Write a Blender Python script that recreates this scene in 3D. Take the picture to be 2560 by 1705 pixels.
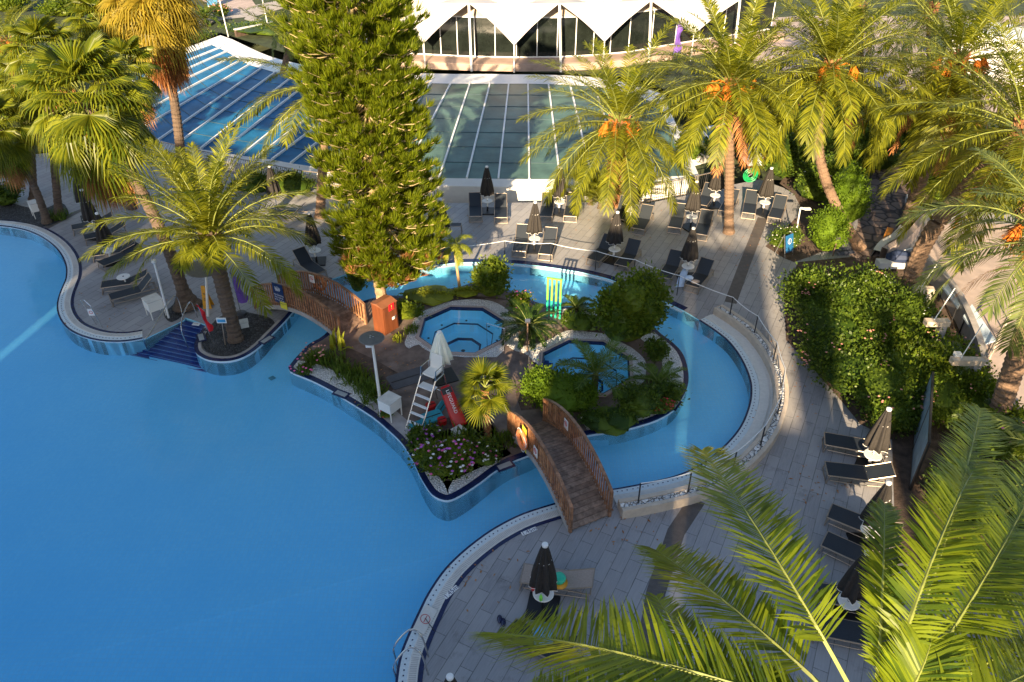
import bpy, bmesh, math, random
from math import sin, cos, tan, pi, radians, sqrt, atan2
from mathutils import Vector, Matrix
from mathutils.geometry import tessellate_polygon
V = Vector
S = bpy.context.scene
for o in list(bpy.data.objects): bpy.data.objects.remove(o)

# ---------------------------------------------------------------- camera, sky, sun, exposure
FPX, TH, HC = 1950.0, radians(34.5), 18.0
cam = bpy.data.objects.new('camera', bpy.data.cameras.new('camera'))
S.collection.objects.link(cam)
cam.location = (0, 0, HC)
cam.rotation_euler = (pi/2 - TH, 0, 0)
cam.data.sensor_width = 36
cam.data.lens = 36*FPX/2560
cam.data.clip_end = 2000
cam.data.clip_start = 0.1
S.camera = cam
SUN_EL, SUN_DIR = radians(20), radians(78)          # light travels towards SUN_DIR (from +X, counter clockwise)
w = bpy.data.worlds.new('World'); S.world = w; w.use_nodes = True
nt = w.node_tree
sky = nt.nodes.new('ShaderNodeTexSky'); sky.sky_type = 'NISHITA'; sky.sun_disc = False
sky.sun_elevation = SUN_EL
sx, sy = -cos(SUN_DIR), -sin(SUN_DIR)               # towards the sun
sky.sun_rotation = atan2(sx, sy)
sky.air_density = 1.0; sky.dust_density = 1.0; sky.ozone_density = 1.0
bg = nt.nodes['Background']; nt.links.new(sky.outputs[0], bg.inputs[0]); bg.inputs[1].default_value = 0.068
sun = bpy.data.objects.new('sun', bpy.data.lights.new('sun', 'SUN')); S.collection.objects.link(sun)
sun.data.energy = 5.0; sun.data.angle = radians(0.5); sun.data.color = (1.0, 0.77, 0.48)
sun.rotation_euler = V((-sx*cos(SUN_EL), -sy*cos(SUN_EL), -sin(SUN_EL))).to_track_quat('-Z', 'Y').to_euler()
S.view_settings.view_transform = 'Standard'; S.view_settings.look = 'None'
S.view_settings.exposure = 1.72; S.view_settings.gamma = 1.0
S.render.engine = 'CYCLES'
S.cycles.transparent_max_bounces = 24
S.cycles.max_bounces = 8

# ---------------------------------------------------------------- placing helpers
def ray(x, y):
    u, v = (x-1280)/FPX, (y-852.5)/FPX
    return V((u, cos(TH)-v*sin(TH), -sin(TH)-v*cos(TH)))
def G(x, y, z=0.0):
    d = ray(x, y); t = (z-HC)/d.z
    return V((d.x*t, d.y*t, z))
def AtY(x, y, Y):
    d = ray(x, y); t = Y/d.y
    return V((d.x*t, Y, HC+d.z*t))
def Z(pts, s, ox, oy): return [(x/s+ox, y/s+oy) for x, y in pts]
def smooth(pts, n=6, closed=False):
    out = []; m = len(pts); P = [V(p) for p in pts]
    rng = range(m) if closed else range(m-1)
    for i in rng:
        if closed: p0, p1, p2, p3 = P[i-1], P[i], P[(i+1) % m], P[(i+2) % m]
        else: p0, p1, p2, p3 = P[max(i-1, 0)], P[i], P[i+1], P[min(i+2, m-1)]
        for k in range(n):
            t = k/n
            out.append(0.5*((2*p1)+(-p0+p2)*t+(2*p0-5*p1+4*p2-p3)*t*t+(-p0+3*p1-3*p2+p3)*t**3))
    if not closed: out.append(P[-1])
    return out
def gp(pts, z=0.0): return [G(p[0], p[1], z) for p in pts]
def offset(pts, d, closed=False):
    out = []; m = len(pts)
    for i in range(m):
        a = pts[i-1] if (i > 0 or closed) else pts[i]
        b = pts[(i+1) % m] if (i < m-1 or closed) else pts[i]
        t = (b-a); t.z = 0
        if t.length < 1e-9: t = V((1, 0, 0))
        t.normalize()
        out.append(pts[i]+V((-t.y, t.x, 0))*d)      # to the left of the travel direction
    return out
def area(p): return 0.5*sum(p[i-1].x*p[i].y-p[i].x*p[i-1].y for i in range(len(p)))
def ccw(p): return p if area(p) > 0 else p[::-1]
def inside(p, poly):
    c = False; j = len(poly)-1
    for i in range(len(poly)):
        a, b = poly[i], poly[j]
        if (a.y > p.y) != (b.y > p.y) and p.x < (b.x-a.x)*(p.y-a.y)/(b.y-a.y)+a.x: c = not c
        j = i
    return c

# ---------------------------------------------------------------- mesh builder
def wloc(o):
    p = V((0, 0, 0))
    while o: p = p+o.location; o = o.parent
    return p
class MB:
    def __init__(s): s.v = []; s.f = []
    def add(s, vs, fs):
        b = len(s.v); s.v.extend([tuple(x) for x in vs]); s.f.extend([tuple(i+b for i in f) for f in fs]); return s
    def box(s, c, size, rz=0.0, rot=None, taper=1.0):
        hx, hy, hz = size[0]/2, size[1]/2, size[2]/2
        R = rot if rot is not None else Matrix.Rotation(rz, 3, 'Z')
        vs = [R@V((x*hx*(taper if z > 0 else 1), y*hy*(taper if z > 0 else 1), z*hz))+V(c) for z in (-1, 1) for x, y in ((-1, -1), (1, -1), (1, 1), (-1, 1))]
        return s.add(vs, [(0, 3, 2, 1), (4, 5, 6, 7), (0, 1, 5, 4), (1, 2, 6, 5), (2, 3, 7, 6), (3, 0, 4, 7)])
    def bar(s, a, b, w, h):
        a, b = V(a), V(b); t = (b-a).normalized(); up = V((0, 0, 1))
        if abs(t.z) > .98: up = V((0, 1, 0))
        sd = t.cross(up).normalized()*w/2; n = sd.cross(t).normalized()*h/2
        vs = [p+i*sd+j*n for p in (a, b) for i, j in ((-1, -1), (1, -1), (1, 1), (-1, 1))]
        return s.add(vs, [(0, 1, 2, 3), (7, 6, 5, 4), (0, 4, 5, 1), (1, 5, 6, 2), (2, 6, 7, 3), (3, 7, 4, 0)])
    def tube(s, pts, r, n=8, caps=True, rr=None):
        pts = [V(p) for p in pts]; m = len(pts)
        rs = rr if rr else [r]*m
        vs = []; up = V((0, 0, 1))
        for i, p in enumerate(pts):
            t = (pts[min(i+1, m-1)]-pts[max(i-1, 0)]).normalized()
            u = up if abs(t.dot(up)) < .95 else V((1, 0, 0))
            a = t.cross(u).normalized(); b = a.cross(t).normalized()
            for k in range(n):
                q = 2*pi*k/n; vs.append(p+(a*cos(q)+b*sin(q))*rs[i])
        fs = [(i*n+k, i*n+(k+1) % n, (i+1)*n+(k+1) % n, (i+1)*n+k) for i in range(m-1) for k in range(n)]
        if caps: fs += [tuple(range(n))[::-1], tuple((m-1)*n+k for k in range(n))]
        return s.add(vs, fs)
    def lathe(s, prof, c=(0, 0, 0), n=20, wob=None):
        c = V(c); vs = []
        for j, (r, z) in enumerate(prof):
            for k in range(n):
                q = 2*pi*k/n; rr = r*(wob(q, j) if wob else 1)
                vs.append(c+V((rr*cos(q), rr*sin(q), z)))
        m = len(prof)
        fs = [(i*n+k, i*n+(k+1) % n, (i+1)*n+(k+1) % n, (i+1)*n+k) for i in range(m-1) for k in range(n)]
        if prof[0][0] > 1e-4: fs.append(tuple(range(n))[::-1])
        if prof[-1][0] > 1e-4: fs.append(tuple((m-1)*n+k for k in range(n)))
        return s.add(vs, fs)
    def sheet(s, poly, z, holes=()):
        rings = [[V((p.x, p.y, 0)) for p in poly]]+[[V((p.x, p.y, 0)) for p in h] for h in holes]
        tris = tessellate_polygon(rings)
        vs = [V((p.x, p.y, z(p) if callable(z) else z)) for r in rings for p in r]
        fs = []
        for a, b, c in tris:
            n = (vs[b]-vs[a]).cross(vs[c]-vs[a]).z
            fs.append((a, b, c) if n > 0 else (c, b, a))
        return s.add(vs, fs)
    def wall(s, pts, z0, z1, closed=True):
        m = len(pts); vs = [V((p.x, p.y, z0)) for p in pts]+[V((p.x, p.y, z1)) for p in pts]
        return s.add(vs, [(i, (i+1) % m, m+(i+1) % m, m+i) for i in range(m if closed else m-1)])
    def strip(s, a, b, za, zb, closed=False):
        m = len(a); vs = [V((p.x, p.y, za)) for p in a]+[V((p.x, p.y, zb)) for p in b]
        return s.add(vs, [(i, (i+1) % m, m+(i+1) % m, m+i) for i in range(m if closed else m-1)])
    def prism(s, poly, z0, z1, holes=()):
        s.sheet(poly, z1, holes); s.wall(poly, z0, z1)
        for h in holes: s.wall(h, z0, z1)
        return s
    def band(s, line, prof, closed=False):            # prof: list of (offset, z) swept along a line
        offs = [offset(line, d, closed) for d, z in prof]
        for i in range(len(prof)-1): s.strip(offs[i], offs[i+1], prof[i][1], prof[i+1][1], closed)
        return s
    def build(s, name, mat, parent=None, smooth_=False, fix=False):
        me = bpy.data.meshes.new(name)
        L = wloc(parent) if parent else V((0, 0, 0))
        me.from_pydata([(x-L.x, y-L.y, z-L.z) for x, y, z in s.v], [], s.f)
        if fix:
            bm = bmesh.new(); bm.from_mesh(me); bmesh.ops.remove_doubles(bm, verts=bm.verts, dist=1e-4)
            bmesh.ops.recalc_face_normals(bm, faces=bm.faces); bm.to_mesh(me); bm.free()
        me.materials.append(mat)
        if smooth_: me.polygons.foreach_set('use_smooth', [True]*len(me.polygons))
        o = bpy.data.objects.new(name, me); S.collection.objects.link(o)
        if parent: o.parent = parent
        return o
def tag(o, label=None, cat=None, group=None, kind=None):
    if label: o['label'] = label
    if cat: o['category'] = cat
    if group: o['group'] = group
    if kind: o['kind'] = kind
    return o
def thing(name, loc, label, cat, group=None):
    o = bpy.data.objects.new(name, None); S.collection.objects.link(o)
    o.location = loc; o.empty_display_size = .1
    return tag(o, label, cat, group)
def struct(o): o['kind'] = 'structure'; return o
KIDS = {}
def copy_tree(o, parent=None):
    c = o.copy(); S.collection.objects.link(c); c.parent = parent
    if o.name not in KIDS: KIDS[o.name] = list(o.children)
    for ch in KIDS[o.name]: copy_tree(ch, c)
    return c
def copy_thing(o, loc, rz, label, group=None):
    c = copy_tree(o); c.location = loc; c.rotation_euler = (0, 0, rz); c['label'] = label
    if group: c['group'] = group
    return c
_tx = {}
def text_tris(body):
    if body in _tx: return _tx[body]
    cu = bpy.data.curves.new('t', 'FONT'); cu.body = body; cu.size = 1; cu.align_x = 'CENTER'; cu.align_y = 'CENTER'
    cu.resolution_u = 2
    ob = bpy.data.objects.new('t', cu); S.collection.objects.link(ob)
    bpy.context.view_layer.update()
    me = bpy.data.meshes.new_from_object(ob.evaluated_get(bpy.context.evaluated_depsgraph_get()))
    r = ([tuple(v.co) for v in me.vertices], [tuple(p.vertices) for p in me.polygons])
    bpy.data.objects.remove(ob); bpy.data.meshes.remove(me); _tx[body] = r
    return r
def put_text(mb, body, size, o, ux, uy, nrm=0.006):
    vs, fs = text_tris(body); o, ux, uy = V(o), V(ux).normalized(), V(uy).normalized(); n = ux.cross(uy)
    mb.add([o+ux*x*size+uy*y*size+n*nrm for x, y, z in vs], fs)

# ---------------------------------------------------------------- materials
def newmat(name):
    m = bpy.data.materials.new(name); m.use_nodes = True; t = m.node_tree
    return m, t, t.nodes['Principled BSDF'], t.links
def N(t, typ, **k):
    n = t.nodes.new(typ)
    for a, b in k.items(): setattr(n, a, b)
    return n
def mixc(t, fac, a, b):
    m = N(t, 'ShaderNodeMix', data_type='RGBA')
    for i, x in ((0, fac), (6, a), (7, b)):
        if hasattr(x, 'is_output') or isinstance(x, bpy.types.NodeSocket): t.links.new(x, m.inputs[i])
        elif i == 0: m.inputs[0].default_value = x
        else: m.inputs[i].default_value = (*x, 1)
    return m.outputs[2]
def coords(t, scale=(1, 1, 1), rz=0.0, kind='Object'):
    tc = N(t, 'ShaderNodeTexCoord'); mp = N(t, 'ShaderNodeMapping')
    mp.inputs['Scale'].default_value = scale; mp.inputs['Rotation'].default_value = (0, 0, rz)
    t.links.new(tc.outputs[kind], mp.inputs[0]); return mp.outputs[0]
def noise_(t, vec, scale, detail=4, rough=.6):
    n = N(t, 'ShaderNodeTexNoise'); n.inputs['Scale'].default_value = scale; n.inputs['Detail'].default_value = detail
    n.inputs['Roughness'].default_value = rough; t.links.new(vec, n.inputs['Vector']); return n.outputs['Fac']
def ramp(t, fac, stops):
    r = N(t, 'ShaderNodeValToRGB'); e = r.color_ramp.elements
    while len(e) < len(stops): e.new(.5)
    for i, (p, c) in enumerate(stops): e[i].position = p; e[i].color = (*c, 1) if len(c) == 3 else c
    t.links.new(fac, r.inputs[0]); return r.outputs[0]
def bump(t, b, h, s=.3, d=.02):
    n = N(t, 'ShaderNodeBump'); n.inputs['Strength'].default_value = s; n.inputs['Distance'].default_value = d
    t.links.new(h, n.inputs['Height']); t.links.new(n.outputs[0], b.inputs['Normal'])
def M(name, col, rough=.6, ns=3.0, amt=.15, metal=0.0, bs=None, stretch=(1, 1, 1), spec=.5):
    m, t, b, L = newmat(name)
    vec = coords(t, stretch); f = noise_(t, vec, ns)
    c = ramp(t, f, [(.3, tuple(x*(1-amt) for x in col)), (.7, tuple(min(1, x*(1+amt)) for x in col))])
    L.new(c, b.inputs['Base Color']); b.inputs['Roughness'].default_value = rough; b.inputs['Metallic'].default_value = metal
    b.inputs['Specular IOR Level'].default_value = spec
    if bs: bump(t, b, noise_(t, coords(t, stretch), bs[0]), bs[1], bs[2] if len(bs) > 2 else .02)
    return m
def leaf(name, c1, c2, tr=.4, rough=.45, tcol=None):
    m, t, b, L = newmat(name)
    g = N(t, 'ShaderNodeNewGeometry')
    c = ramp(t, g.outputs['Random Per Island'], [(0, c1), (1, c2)])
    n = noise_(t, coords(t), 1.3, 2)
    hs = N(t, 'ShaderNodeHueSaturation'); L.new(c, hs.inputs['Color'])
    mr = N(t, 'ShaderNodeMapRange'); L.new(n, mr.inputs[0]); mr.inputs[1].default_value = .3; mr.inputs[2].default_value = .7
    mr.inputs[3].default_value = .75; mr.inputs[4].default_value = 1.25; L.new(mr.outputs[0], hs.inputs['Value'])
    L.new(hs.outputs[0], b.inputs['Base Color']); b.inputs['Roughness'].default_value = rough
    b.inputs['Specular IOR Level'].default_value = .22
    tl = N(t, 'ShaderNodeBsdfTranslucent')
    gm = mixc(t, .5, hs.outputs[0], tcol or tuple(min(1, x*1.6) for x in c2)); L.new(gm, tl.inputs[0])
    mx = N(t, 'ShaderNodeMixShader'); mx.inputs[0].default_value = tr
    L.new(b.outputs[0], mx.inputs[1]); L.new(tl.outputs[0], mx.inputs[2])
    L.new(mx.outputs[0], t.nodes['Material Output'].inputs[0]); return m

def deck_mat():
    m, t, b, L = newmat('wood look paving')
    vec = coords(t, rz=-radians(63))
    br = N(t, 'ShaderNodeTexBrick'); L.new(vec, br.inputs['Vector'])
    br.offset = .5; br.inputs['Scale'].default_value = 1.0
    br.inputs['Brick Width'].default_value = 1.15; br.inputs['Row Height'].default_value = .38
    br.inputs['Mortar Size'].default_value = .011; br.inputs['Bias'].default_value = 0
    br.inputs['Color1'].default_value = (.245, .24, .255, 1); br.inputs['Color2'].default_value = (.335, .325, .335, 1)
    br.inputs['Mortar'].default_value = (.085, .085, .09, 1)
    v2 = N(t, 'ShaderNodeMapping'); v2.inputs['Scale'].default_value = (1.2, 16, 1); L.new(vec, v2.inputs[0])
    g = noise_(t, v2.outputs[0], 1.6, 5, .65)
    c = mixc(t, ramp(t, g, [(.35, (0, 0, 0)), (.65, (.55, .55, .55))]), br.outputs[0], (.39, .38, .385))
    big = noise_(t, coords(t), .25, 3)
    hs = N(t, 'ShaderNodeHueSaturation'); L.new(c, hs.inputs['Color'])
    mr = N(t, 'ShaderNodeMapRange'); L.new(big, mr.inputs[0]); mr.inputs[3].default_value = .74; mr.inputs[4].default_value = 1.2; L.new(mr.outputs[0], hs.inputs['Value'])
    st_ = ramp(t, noise_(t, coords(t), 1.1, 7, .75), [(.56, (1, 1, 1)), (.72, (.62, .60, .58))])
    mm = N(t, 'ShaderNodeMix', data_type='RGBA', blend_type='MULTIPLY'); mm.inputs[0].default_value = 1; L.new(hs.outputs[0], mm.inputs[6]); L.new(st_, mm.inputs[7])
    L.new(mm.outputs[2], b.inputs['Base Color']); b.inputs['Roughness'].default_value = .5
    bump(t, b, br.outputs['Fac'], -.4, .004); return m
def gravel_mat(name, c1, c2, gap, scale):
    m, t, b, L = newmat(name)
    vo = N(t, 'ShaderNodeTexVoronoi'); vo.inputs['Scale'].default_value = scale; L.new(coords(t), vo.inputs['Vector'])
    vc = ramp(t, N_sep(t, vo.outputs['Color']), [(0, c1), (1, c2)])
    vd = N(t, 'ShaderNodeTexVoronoi', feature='DISTANCE_TO_EDGE'); vd.inputs['Scale'].default_value = scale; L.new(coords(t), vd.inputs['Vector'])
    e = ramp(t, vd.outputs['Distance'], [(.02, (0, 0, 0)), (.11, (1, 1, 1))])
    c = mixc(t, e, gap, vc)
    L.new(c, b.inputs['Base Color']); b.inputs['Roughness'].default_value = .7
    bump(t, b, vd.outputs['Distance'], 1.0, .12); return m
def N_sep(t, col):
    s = N(t, 'ShaderNodeSeparateColor'); t.links.new(col, s.inputs[0]); return s.outputs[0]
def pool_mat():
    m, t, b, L = newmat('pool mosaic')
    vec = coords(t); br = N(t, 'ShaderNodeTexBrick'); L.new(vec, br.inputs['Vector']); br.offset = 0
    br.inputs['Scale'].default_value = 1; br.inputs['Brick Width'].default_value = .12; br.inputs['Row Height'].default_value = .12
    br.inputs['Mortar Size'].default_value = .006
    br.inputs['Color1'].default_value = (.30, .74, .95, 1); br.inputs['Color2'].default_value = (.35, .78, .97, 1); br.inputs['Mortar'].default_value = (.42, .70, .84, 1)
    f = noise_(t, vec, .35, 4)
    c = mixc(t, ramp(t, f, [(.35, (0, 0, 0)), (.7, (.5, .5, .5))]), br.outputs[0], (.26, .69, .92))
    L.new(c, b.inputs['Base Color']); b.inputs['Roughness'].default_value = .4; return m
def water_mat(dens=.28, col=(.10, .55, .93)):
    m, t, b, L = newmat('pool water')
    t.nodes.remove(b)
    fr = N(t, 'ShaderNodeLayerWeight'); fr.inputs[0].default_value = .5
    pw = N(t, 'ShaderNodeMath', operation='POWER'); L.new(fr.outputs['Facing'], pw.inputs[0]); pw.inputs[1].default_value = 5
    fa = N(t, 'ShaderNodeMath', operation='MULTIPLY_ADD'); L.new(pw.outputs[0], fa.inputs[0]); fa.inputs[1].default_value = .95; fa.inputs[2].default_value = .028
    tr = N(t, 'ShaderNodeBsdfTransparent'); tr.inputs[0].default_value = (.93, .98, 1, 1)
    gl = N(t, 'ShaderNodeBsdfGlossy'); gl.inputs['Roughness'].default_value = .03
    bp = N(t, 'ShaderNodeBump'); bp.inputs['Strength'].default_value = .5; bp.inputs['Distance'].default_value = .02
    L.new(noise_(t, coords(t, (1, 1, 1)), 1.6, 3), bp.inputs['Height'])
    L.new(bp.outputs[0], gl.inputs['Normal'])
    mx = N(t, 'ShaderNodeMixShader'); L.new(fa.outputs[0], mx.inputs[0]); L.new(tr.outputs[0], mx.inputs[1]); L.new(gl.outputs[0], mx.inputs[2])
    L.new(mx.outputs[0], t.nodes['Material Output'].inputs[0])
    if dens:
        va = N(t, 'ShaderNodeVolumeAbsorption'); va.inputs[0].default_value = (*col, 1); va.inputs[1].default_value = dens
        L.new(va.outputs[0], t.nodes['Material Output'].inputs[1])
    return m
def plank_mat(name, c1, c2, rz=0.0):
    m, t, b, L = newmat(name)
    g = N(t, 'ShaderNodeNewGeometry')
    v = coords(t, (2, 2, 2), rz)
    n = noise_(t, v, 2.2, 6, .7)
    c = mixc(t, g.outputs['Random Per Island'], c1, c2)
    c2_ = mixc(t, ramp(t, n, [(.4, (0, 0, 0)), (.62, (.8, .8, .8))]), c, tuple(x*.35 for x in c1))
    L.new(c2_, b.inputs['Base Color']); b.inputs['Roughness'].default_value = .55; return m
def dots_mat():
    m, t, b, L = newmat('pale mosaic'); 
    return m
MT = dict(
    deck=deck_mat(), pool=pool_mat(), water=water_mat(.27, (.06, .70, .975)), jwater=water_mat(.35),
    white=M('white render', (.74, .73, .71), .5, 2, .05), wpaint=M('white paint', (.8, .8, .8), .35, 3, .03),
    beige=M('beige stone', (.56, .47, .38), .6, 4, .12, bs=(18, .2)), cream=M('cream grate', (.66, .64, .60), .55, 9, .08),
    mosaic=M('pale mosaic', (.62, .70, .74), .35, 20, .1), navy=M('navy tile', (.012, .02, .075), .25, 8, .3),
    navystep=M('navy mosaic', (.01, .035, .19), .3, 14, .3), stepnose=M('step nosing', (.16, .26, .48), .4, 14, .2),
    soil=M('soil', (.09, .06, .045), .95, 3, .5, bs=(14, .6, .05)), path=M('brown bonded path', (.17, .125, .105), .8, 1.6, .45, bs=(20, .4)),
    concrete=M('concrete', (.38, .35, .34), .8, 2.5, .2, bs=(15, .2)), pinkcon=M('pinkish concrete', (.42, .34, .31), .8, 1.2, .15),
    darkgr=gravel_mat('dark gravel', (.02, .02, .024), (.085, .085, .095), (.005, .005, .005), 9),
    whitegr=gravel_mat('white gravel', (.78, .77, .76), (1, .99, .98), (.45, .43, .42), 12),
    pebble=gravel_mat('white pebbles', (.6, .6, .6), (.92, .92, .91), (.12, .11, .1), 5),
    crazy=gravel_mat('crazy paving', (.13, .095, .085), (.26, .19, .165), (.03, .02, .02), 1.5),
    wood=plank_mat('bridge slats', (.34, .14, .06), (.50, .25, .12)), woodtop=plank_mat('bridge handrail', (.30, .15, .08), (.40, .21, .12)),
    plank=plank_mat('bridge planks', (.22, .14, .10), (.32, .22, .165)),
    poolwall=M('pool wall tiles', (.36, .76, .93), .4, 1.5, .04), cabinet=M('rust brown panel', (.17, .05, .018), .5, 1.5, .25, stretch=(4, 4, .5)),
    frame=M('taupe metal', (.33, .27, .22), .35, 5, .05, metal=.5), sling=M('navy sling', (.017, .024, .036), .6, 60, .3, bs=(90, .2)),
    steel=M('steel', (.55, .55, .56), .25, 5, .05, metal=.9), dkmetal=M('dark metal', (.04, .04, .045), .4, 5, .1, metal=.4),
    canopy=M('black canvas', (.026, .022, .02), .8, 14, .25, bs=(40, .3)), trim=M('white trim', (.75, .72, .68), .6),
    cream_c=M('cream canvas', (.88, .88, .76), .8, 4, .06), table=M('table plastic', (.74, .73, .71), .35, 5, .03),
    tent=M('tent membrane', (.50, .49, .50), .6, .35, .16), glassd=M('dark glazing', (.012, .016, .014), .08, 1, .4),
    red=M('red plastic', (.5, .012, .014), .4, 3, .1), redflag=M('red cloth', (.6, .01, .02), .7), turq=M('turquoise foam', (.03, .31, .42), .5, 4, .08),
    black=M('black', (.012, .012, .014), .5), orange=M('orange plastic', (.85, .26, .09), .5), yellow=M('yellow plastic', (.72, .33, .02), .45),
    yellow2=M('yellow sign', (.75, .68, .06), .5), purple=M('purple cloth', (.13, .06, .33), .7, 2, .15), blue=M('blue sign', (.008, .035, .14), .4),
    bluecloth=M('blue cloth', (.10, .33, .62), .8, 6, .15), lightblue=M('pale blue cloth', (.50, .62, .80), .8, 6, .1),
    lime=M('lime tube', (.25, .85, .08), .35), teal=M('teal tube', (.03, .55, .33), .35), green=M('green coil', (.01, .28, .09), .4),
    towel=M('taupe towel', (.36, .29, .25), .95, 25, .12, bs=(60, .4)), lantern=M('lantern panel', (.82, .80, .74), .4, 2, .02),
    discm=M('grey disc', (.12, .12, .115), .5, 6, .15), txtw=M('white letters', (.85, .85, .85), .5), txtr=M('red letters', (.5, .04, .05), .5), txtd=M('dark letters', (.05, .05, .12), .5),
    trunk=M('palm trunk', (.21, .135, .09), .9, 2, .25, stretch=(1, 1, 6), bs=(6, 1.0, .06)), trunkd=M('dark palm trunk', (.13, .09, .065), .9, 2.5, .35, stretch=(1, 1, 6), bs=(6, 1, .06)),
    fibre=M('palm fibre', (.30, .135, .055), .95, 8, .4, stretch=(2, 2, .6), bs=(10, 1, .05)),
    pinebark=M('pine bark', (.30, .20, .12), .95, 5, .35, bs=(10, 1, .05)),
    cane=M('green stem', (.20, .23, .05), .6, 5, .2), petal_w=M('white petals', (.8, .78, .76), .6), petal_p=M('pink petals', (.78, .14, .36), .6), petal_v=M('violet petals', (.52, .12, .55), .6), petal_r=M('red petals', (.6, .03, .05), .6), petal_s=M('salmon petals', (.70, .30, .24), .6),
    date=leaf('date strands', (.50, .13, .015), (.72, .25, .03), .2, .6),
    frond=leaf('palm frond', (.03, .05, .008), (.27, .28, .02), .42, tcol=(.66, .62, .012)),
    frond2=leaf('blue green frond', (.05, .08, .03), (.19, .23, .06), .40, tcol=(.46, .50, .08)),
    frond3=leaf('near palm frond', (.03, .07, .010), (.24, .30, .018), .50, .35, tcol=(.85, .85, .03)),
    fan=leaf('fan leaf', (.035, .07, .008), (.24, .26, .018), .42, .35, tcol=(.64, .57, .018)),
    fan2=leaf('golden fan leaf', (.12, .11, .012), (.42, .32, .04), .42, .45, tcol=(.80, .55, .04)),
    dead=leaf('dead leaf', (.36, .14, .05), (.52, .26, .10), .25, .8, tcol=(.55, .24, .08)),
    pine=leaf('pine needles', (.045, .08, .005), (.21, .25, .010), .40, .5, tcol=(.50, .50, .012)),
    pineb=leaf('brown needles', (.30, .12, .05), (.42, .19, .08), .3, .8, tcol=(.5, .2, .08)),
    bush=leaf('bush leaf', (.05, .09, .008), (.14, .18, .015), .3, .4, tcol=(.28, .38, .02)),
    hedge=leaf('hedge leaf', (.025, .055, .008), (.115, .17, .018), .25, .4, tcol=(.2, .27, .02)),
    cypress=leaf('cypress leaf', (.05, .10, .006), (.13, .21, .012), .3, .6, tcol=(.2, .3, .01)),
    strap=leaf('strap leaf', (.045, .09, .012), (.12, .18, .02), .35, .4, tcol=(.35, .45, .04)),
    cycad=leaf('cycad leaf', (.02, .05, .008), (.05, .09, .012), .3, .35),
    limeleaf=leaf('lime leaf', (.16, .20, .02), (.34, .36, .03), .35, .5, tcol=(.5, .5, .03)),
)
# ================================================================ the setting: pool, deck, island ground
OB, FL = -0.055, -.85        # water level, pool floor
WD = -1.7
def floor_z(p): return -.56-max(0, min(.95, (25-p.y)*.06+(-5-p.x)*.022))
bayL = gp([(-900, 560), (-500, 570), (-250, 562)]+Z([(-150, 355), (0, 360), (100, 372), (200, 395), (300, 440), (390, 505), (450, 580), (480, 660), (478, 740), (455, 800), (425, 880), (415, 960), (440, 1040), (500, 1110), (600, 1160), (720, 1190), (850, 1198), (950, 1190), (1035, 1175)], 2.904, 0, 440))
bayL = smooth(bayL, 4)
stairsL = gp(Z([(1045, 1185), (1335, 1045)], 2.904, 0, 440)); stairsT = gp(Z([(1345, 1028), (1495, 1078)], 2.904, 0, 440))
planter = smooth(gp(Z([(1475, 1110), (1440, 1165), (1415, 1220), (1420, 1275), (1455, 1308), (1520, 1335), (1620, 1345), (1720, 1330), (1810, 1290), (1890, 1230), (1960, 1160), (2030, 1090), (2100, 1015)], 2.904, 0, 440)+[(770, 735), (830, 697)]), 4)
far = smooth(gp([(895, 675), (990, 664)]+Z([(340, 1030), (600, 1004), (900, 1005), (1200, 1020), (1500, 1056), (1800, 1105), (2080, 1175)], 3.92, 1000, 400)+Z([(240, 1240), (540, 1345), (820, 1475)], 3.92, 1500, 400)), 4)
right = smooth(gp(Z([(780, 0), (900, 80), (1000, 160), (1080, 260), (1140, 370), (1180, 490), (1182, 600), (1160, 700), (1110, 820), (1030, 930), (900, 1055), (760, 1150), (600, 1220), (400, 1270), (200, 1310), (75, 1330)], 3.137, 1500, 800)), 4)
near = smooth(gp(Z([(1450, 20), (1200, 100), (1000, 200), (840, 310), (700, 430), (600, 540), (500, 690), (430, 830), (370, 960), (320, 1080), (290, 1180), (265, 1339)], 2.944, 900, 1250)+[(975, 1850), (960, 2050)]), 4)
POOL = bayL+stairsL+stairsT+planter+far+right+near+[V((-4, 3, 0)), V((-40, 3, 0))]
ISL = smooth(gp(Z([(100, 1285), (300, 1370), (500, 1470), (640, 1560)], 3.92, 700, 600)+[(930, 1040), (975, 1078)]+Z([(0, 790), (60, 870), (110, 960), (150, 1050), (200, 1140), (255, 1212), (330, 1250), (400, 1250), (500, 1200), (620, 1120), (740, 1030), (860, 960), (1000, 905)], 3.137, 1000, 850)
      + [(1400, 1105), (1472, 1087)]+Z([(150, 865), (300, 830), (450, 780), (570, 710), (640, 620), (685, 520), (690, 430), (670, 330), (630, 250), (560, 180), (480, 120), (400, 50)], 3.137, 1500, 800)
      + [(1590, 790), (1530, 778)]+Z([(1820, 1470), (1650, 1450), (1450, 1440), (1250, 1370), (1100, 1295), (900, 1240), (760, 1200), (600, 1250), (400, 1290), (200, 1320), (0, 1342)], 3.92, 1000, 400)+[(981, 742), (935, 748), (895, 762), (850, 795), (812, 840)]+Z([(290, 1030), (200, 1120), (118, 1215)], 3.92, 700, 600)), 3, True)
FENCE_PX = [(-900, 300), (0, 396), (290, 362), (400, 392), (560, 430), (760, 470), (1080, 508), (1500, 505), (1555, 516), (1625, 507), (1700, 492), (1760, 478), (1830, 462), (1900, 448)]
fence_w = gp(FENCE_PX)
DECK = fence_w+gp([(1960, 470), (2010, 500), (2300, 520), (2900, 560)])+[V((40, 3, 0)), V((40, -2, 0)), V((-60, -2, 0)), V((-60, 60, 0))]
def mk(name, f, mat, **k):
    mb = MB(); f(mb); return struct(mb.build(name, mat, **k))
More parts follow.
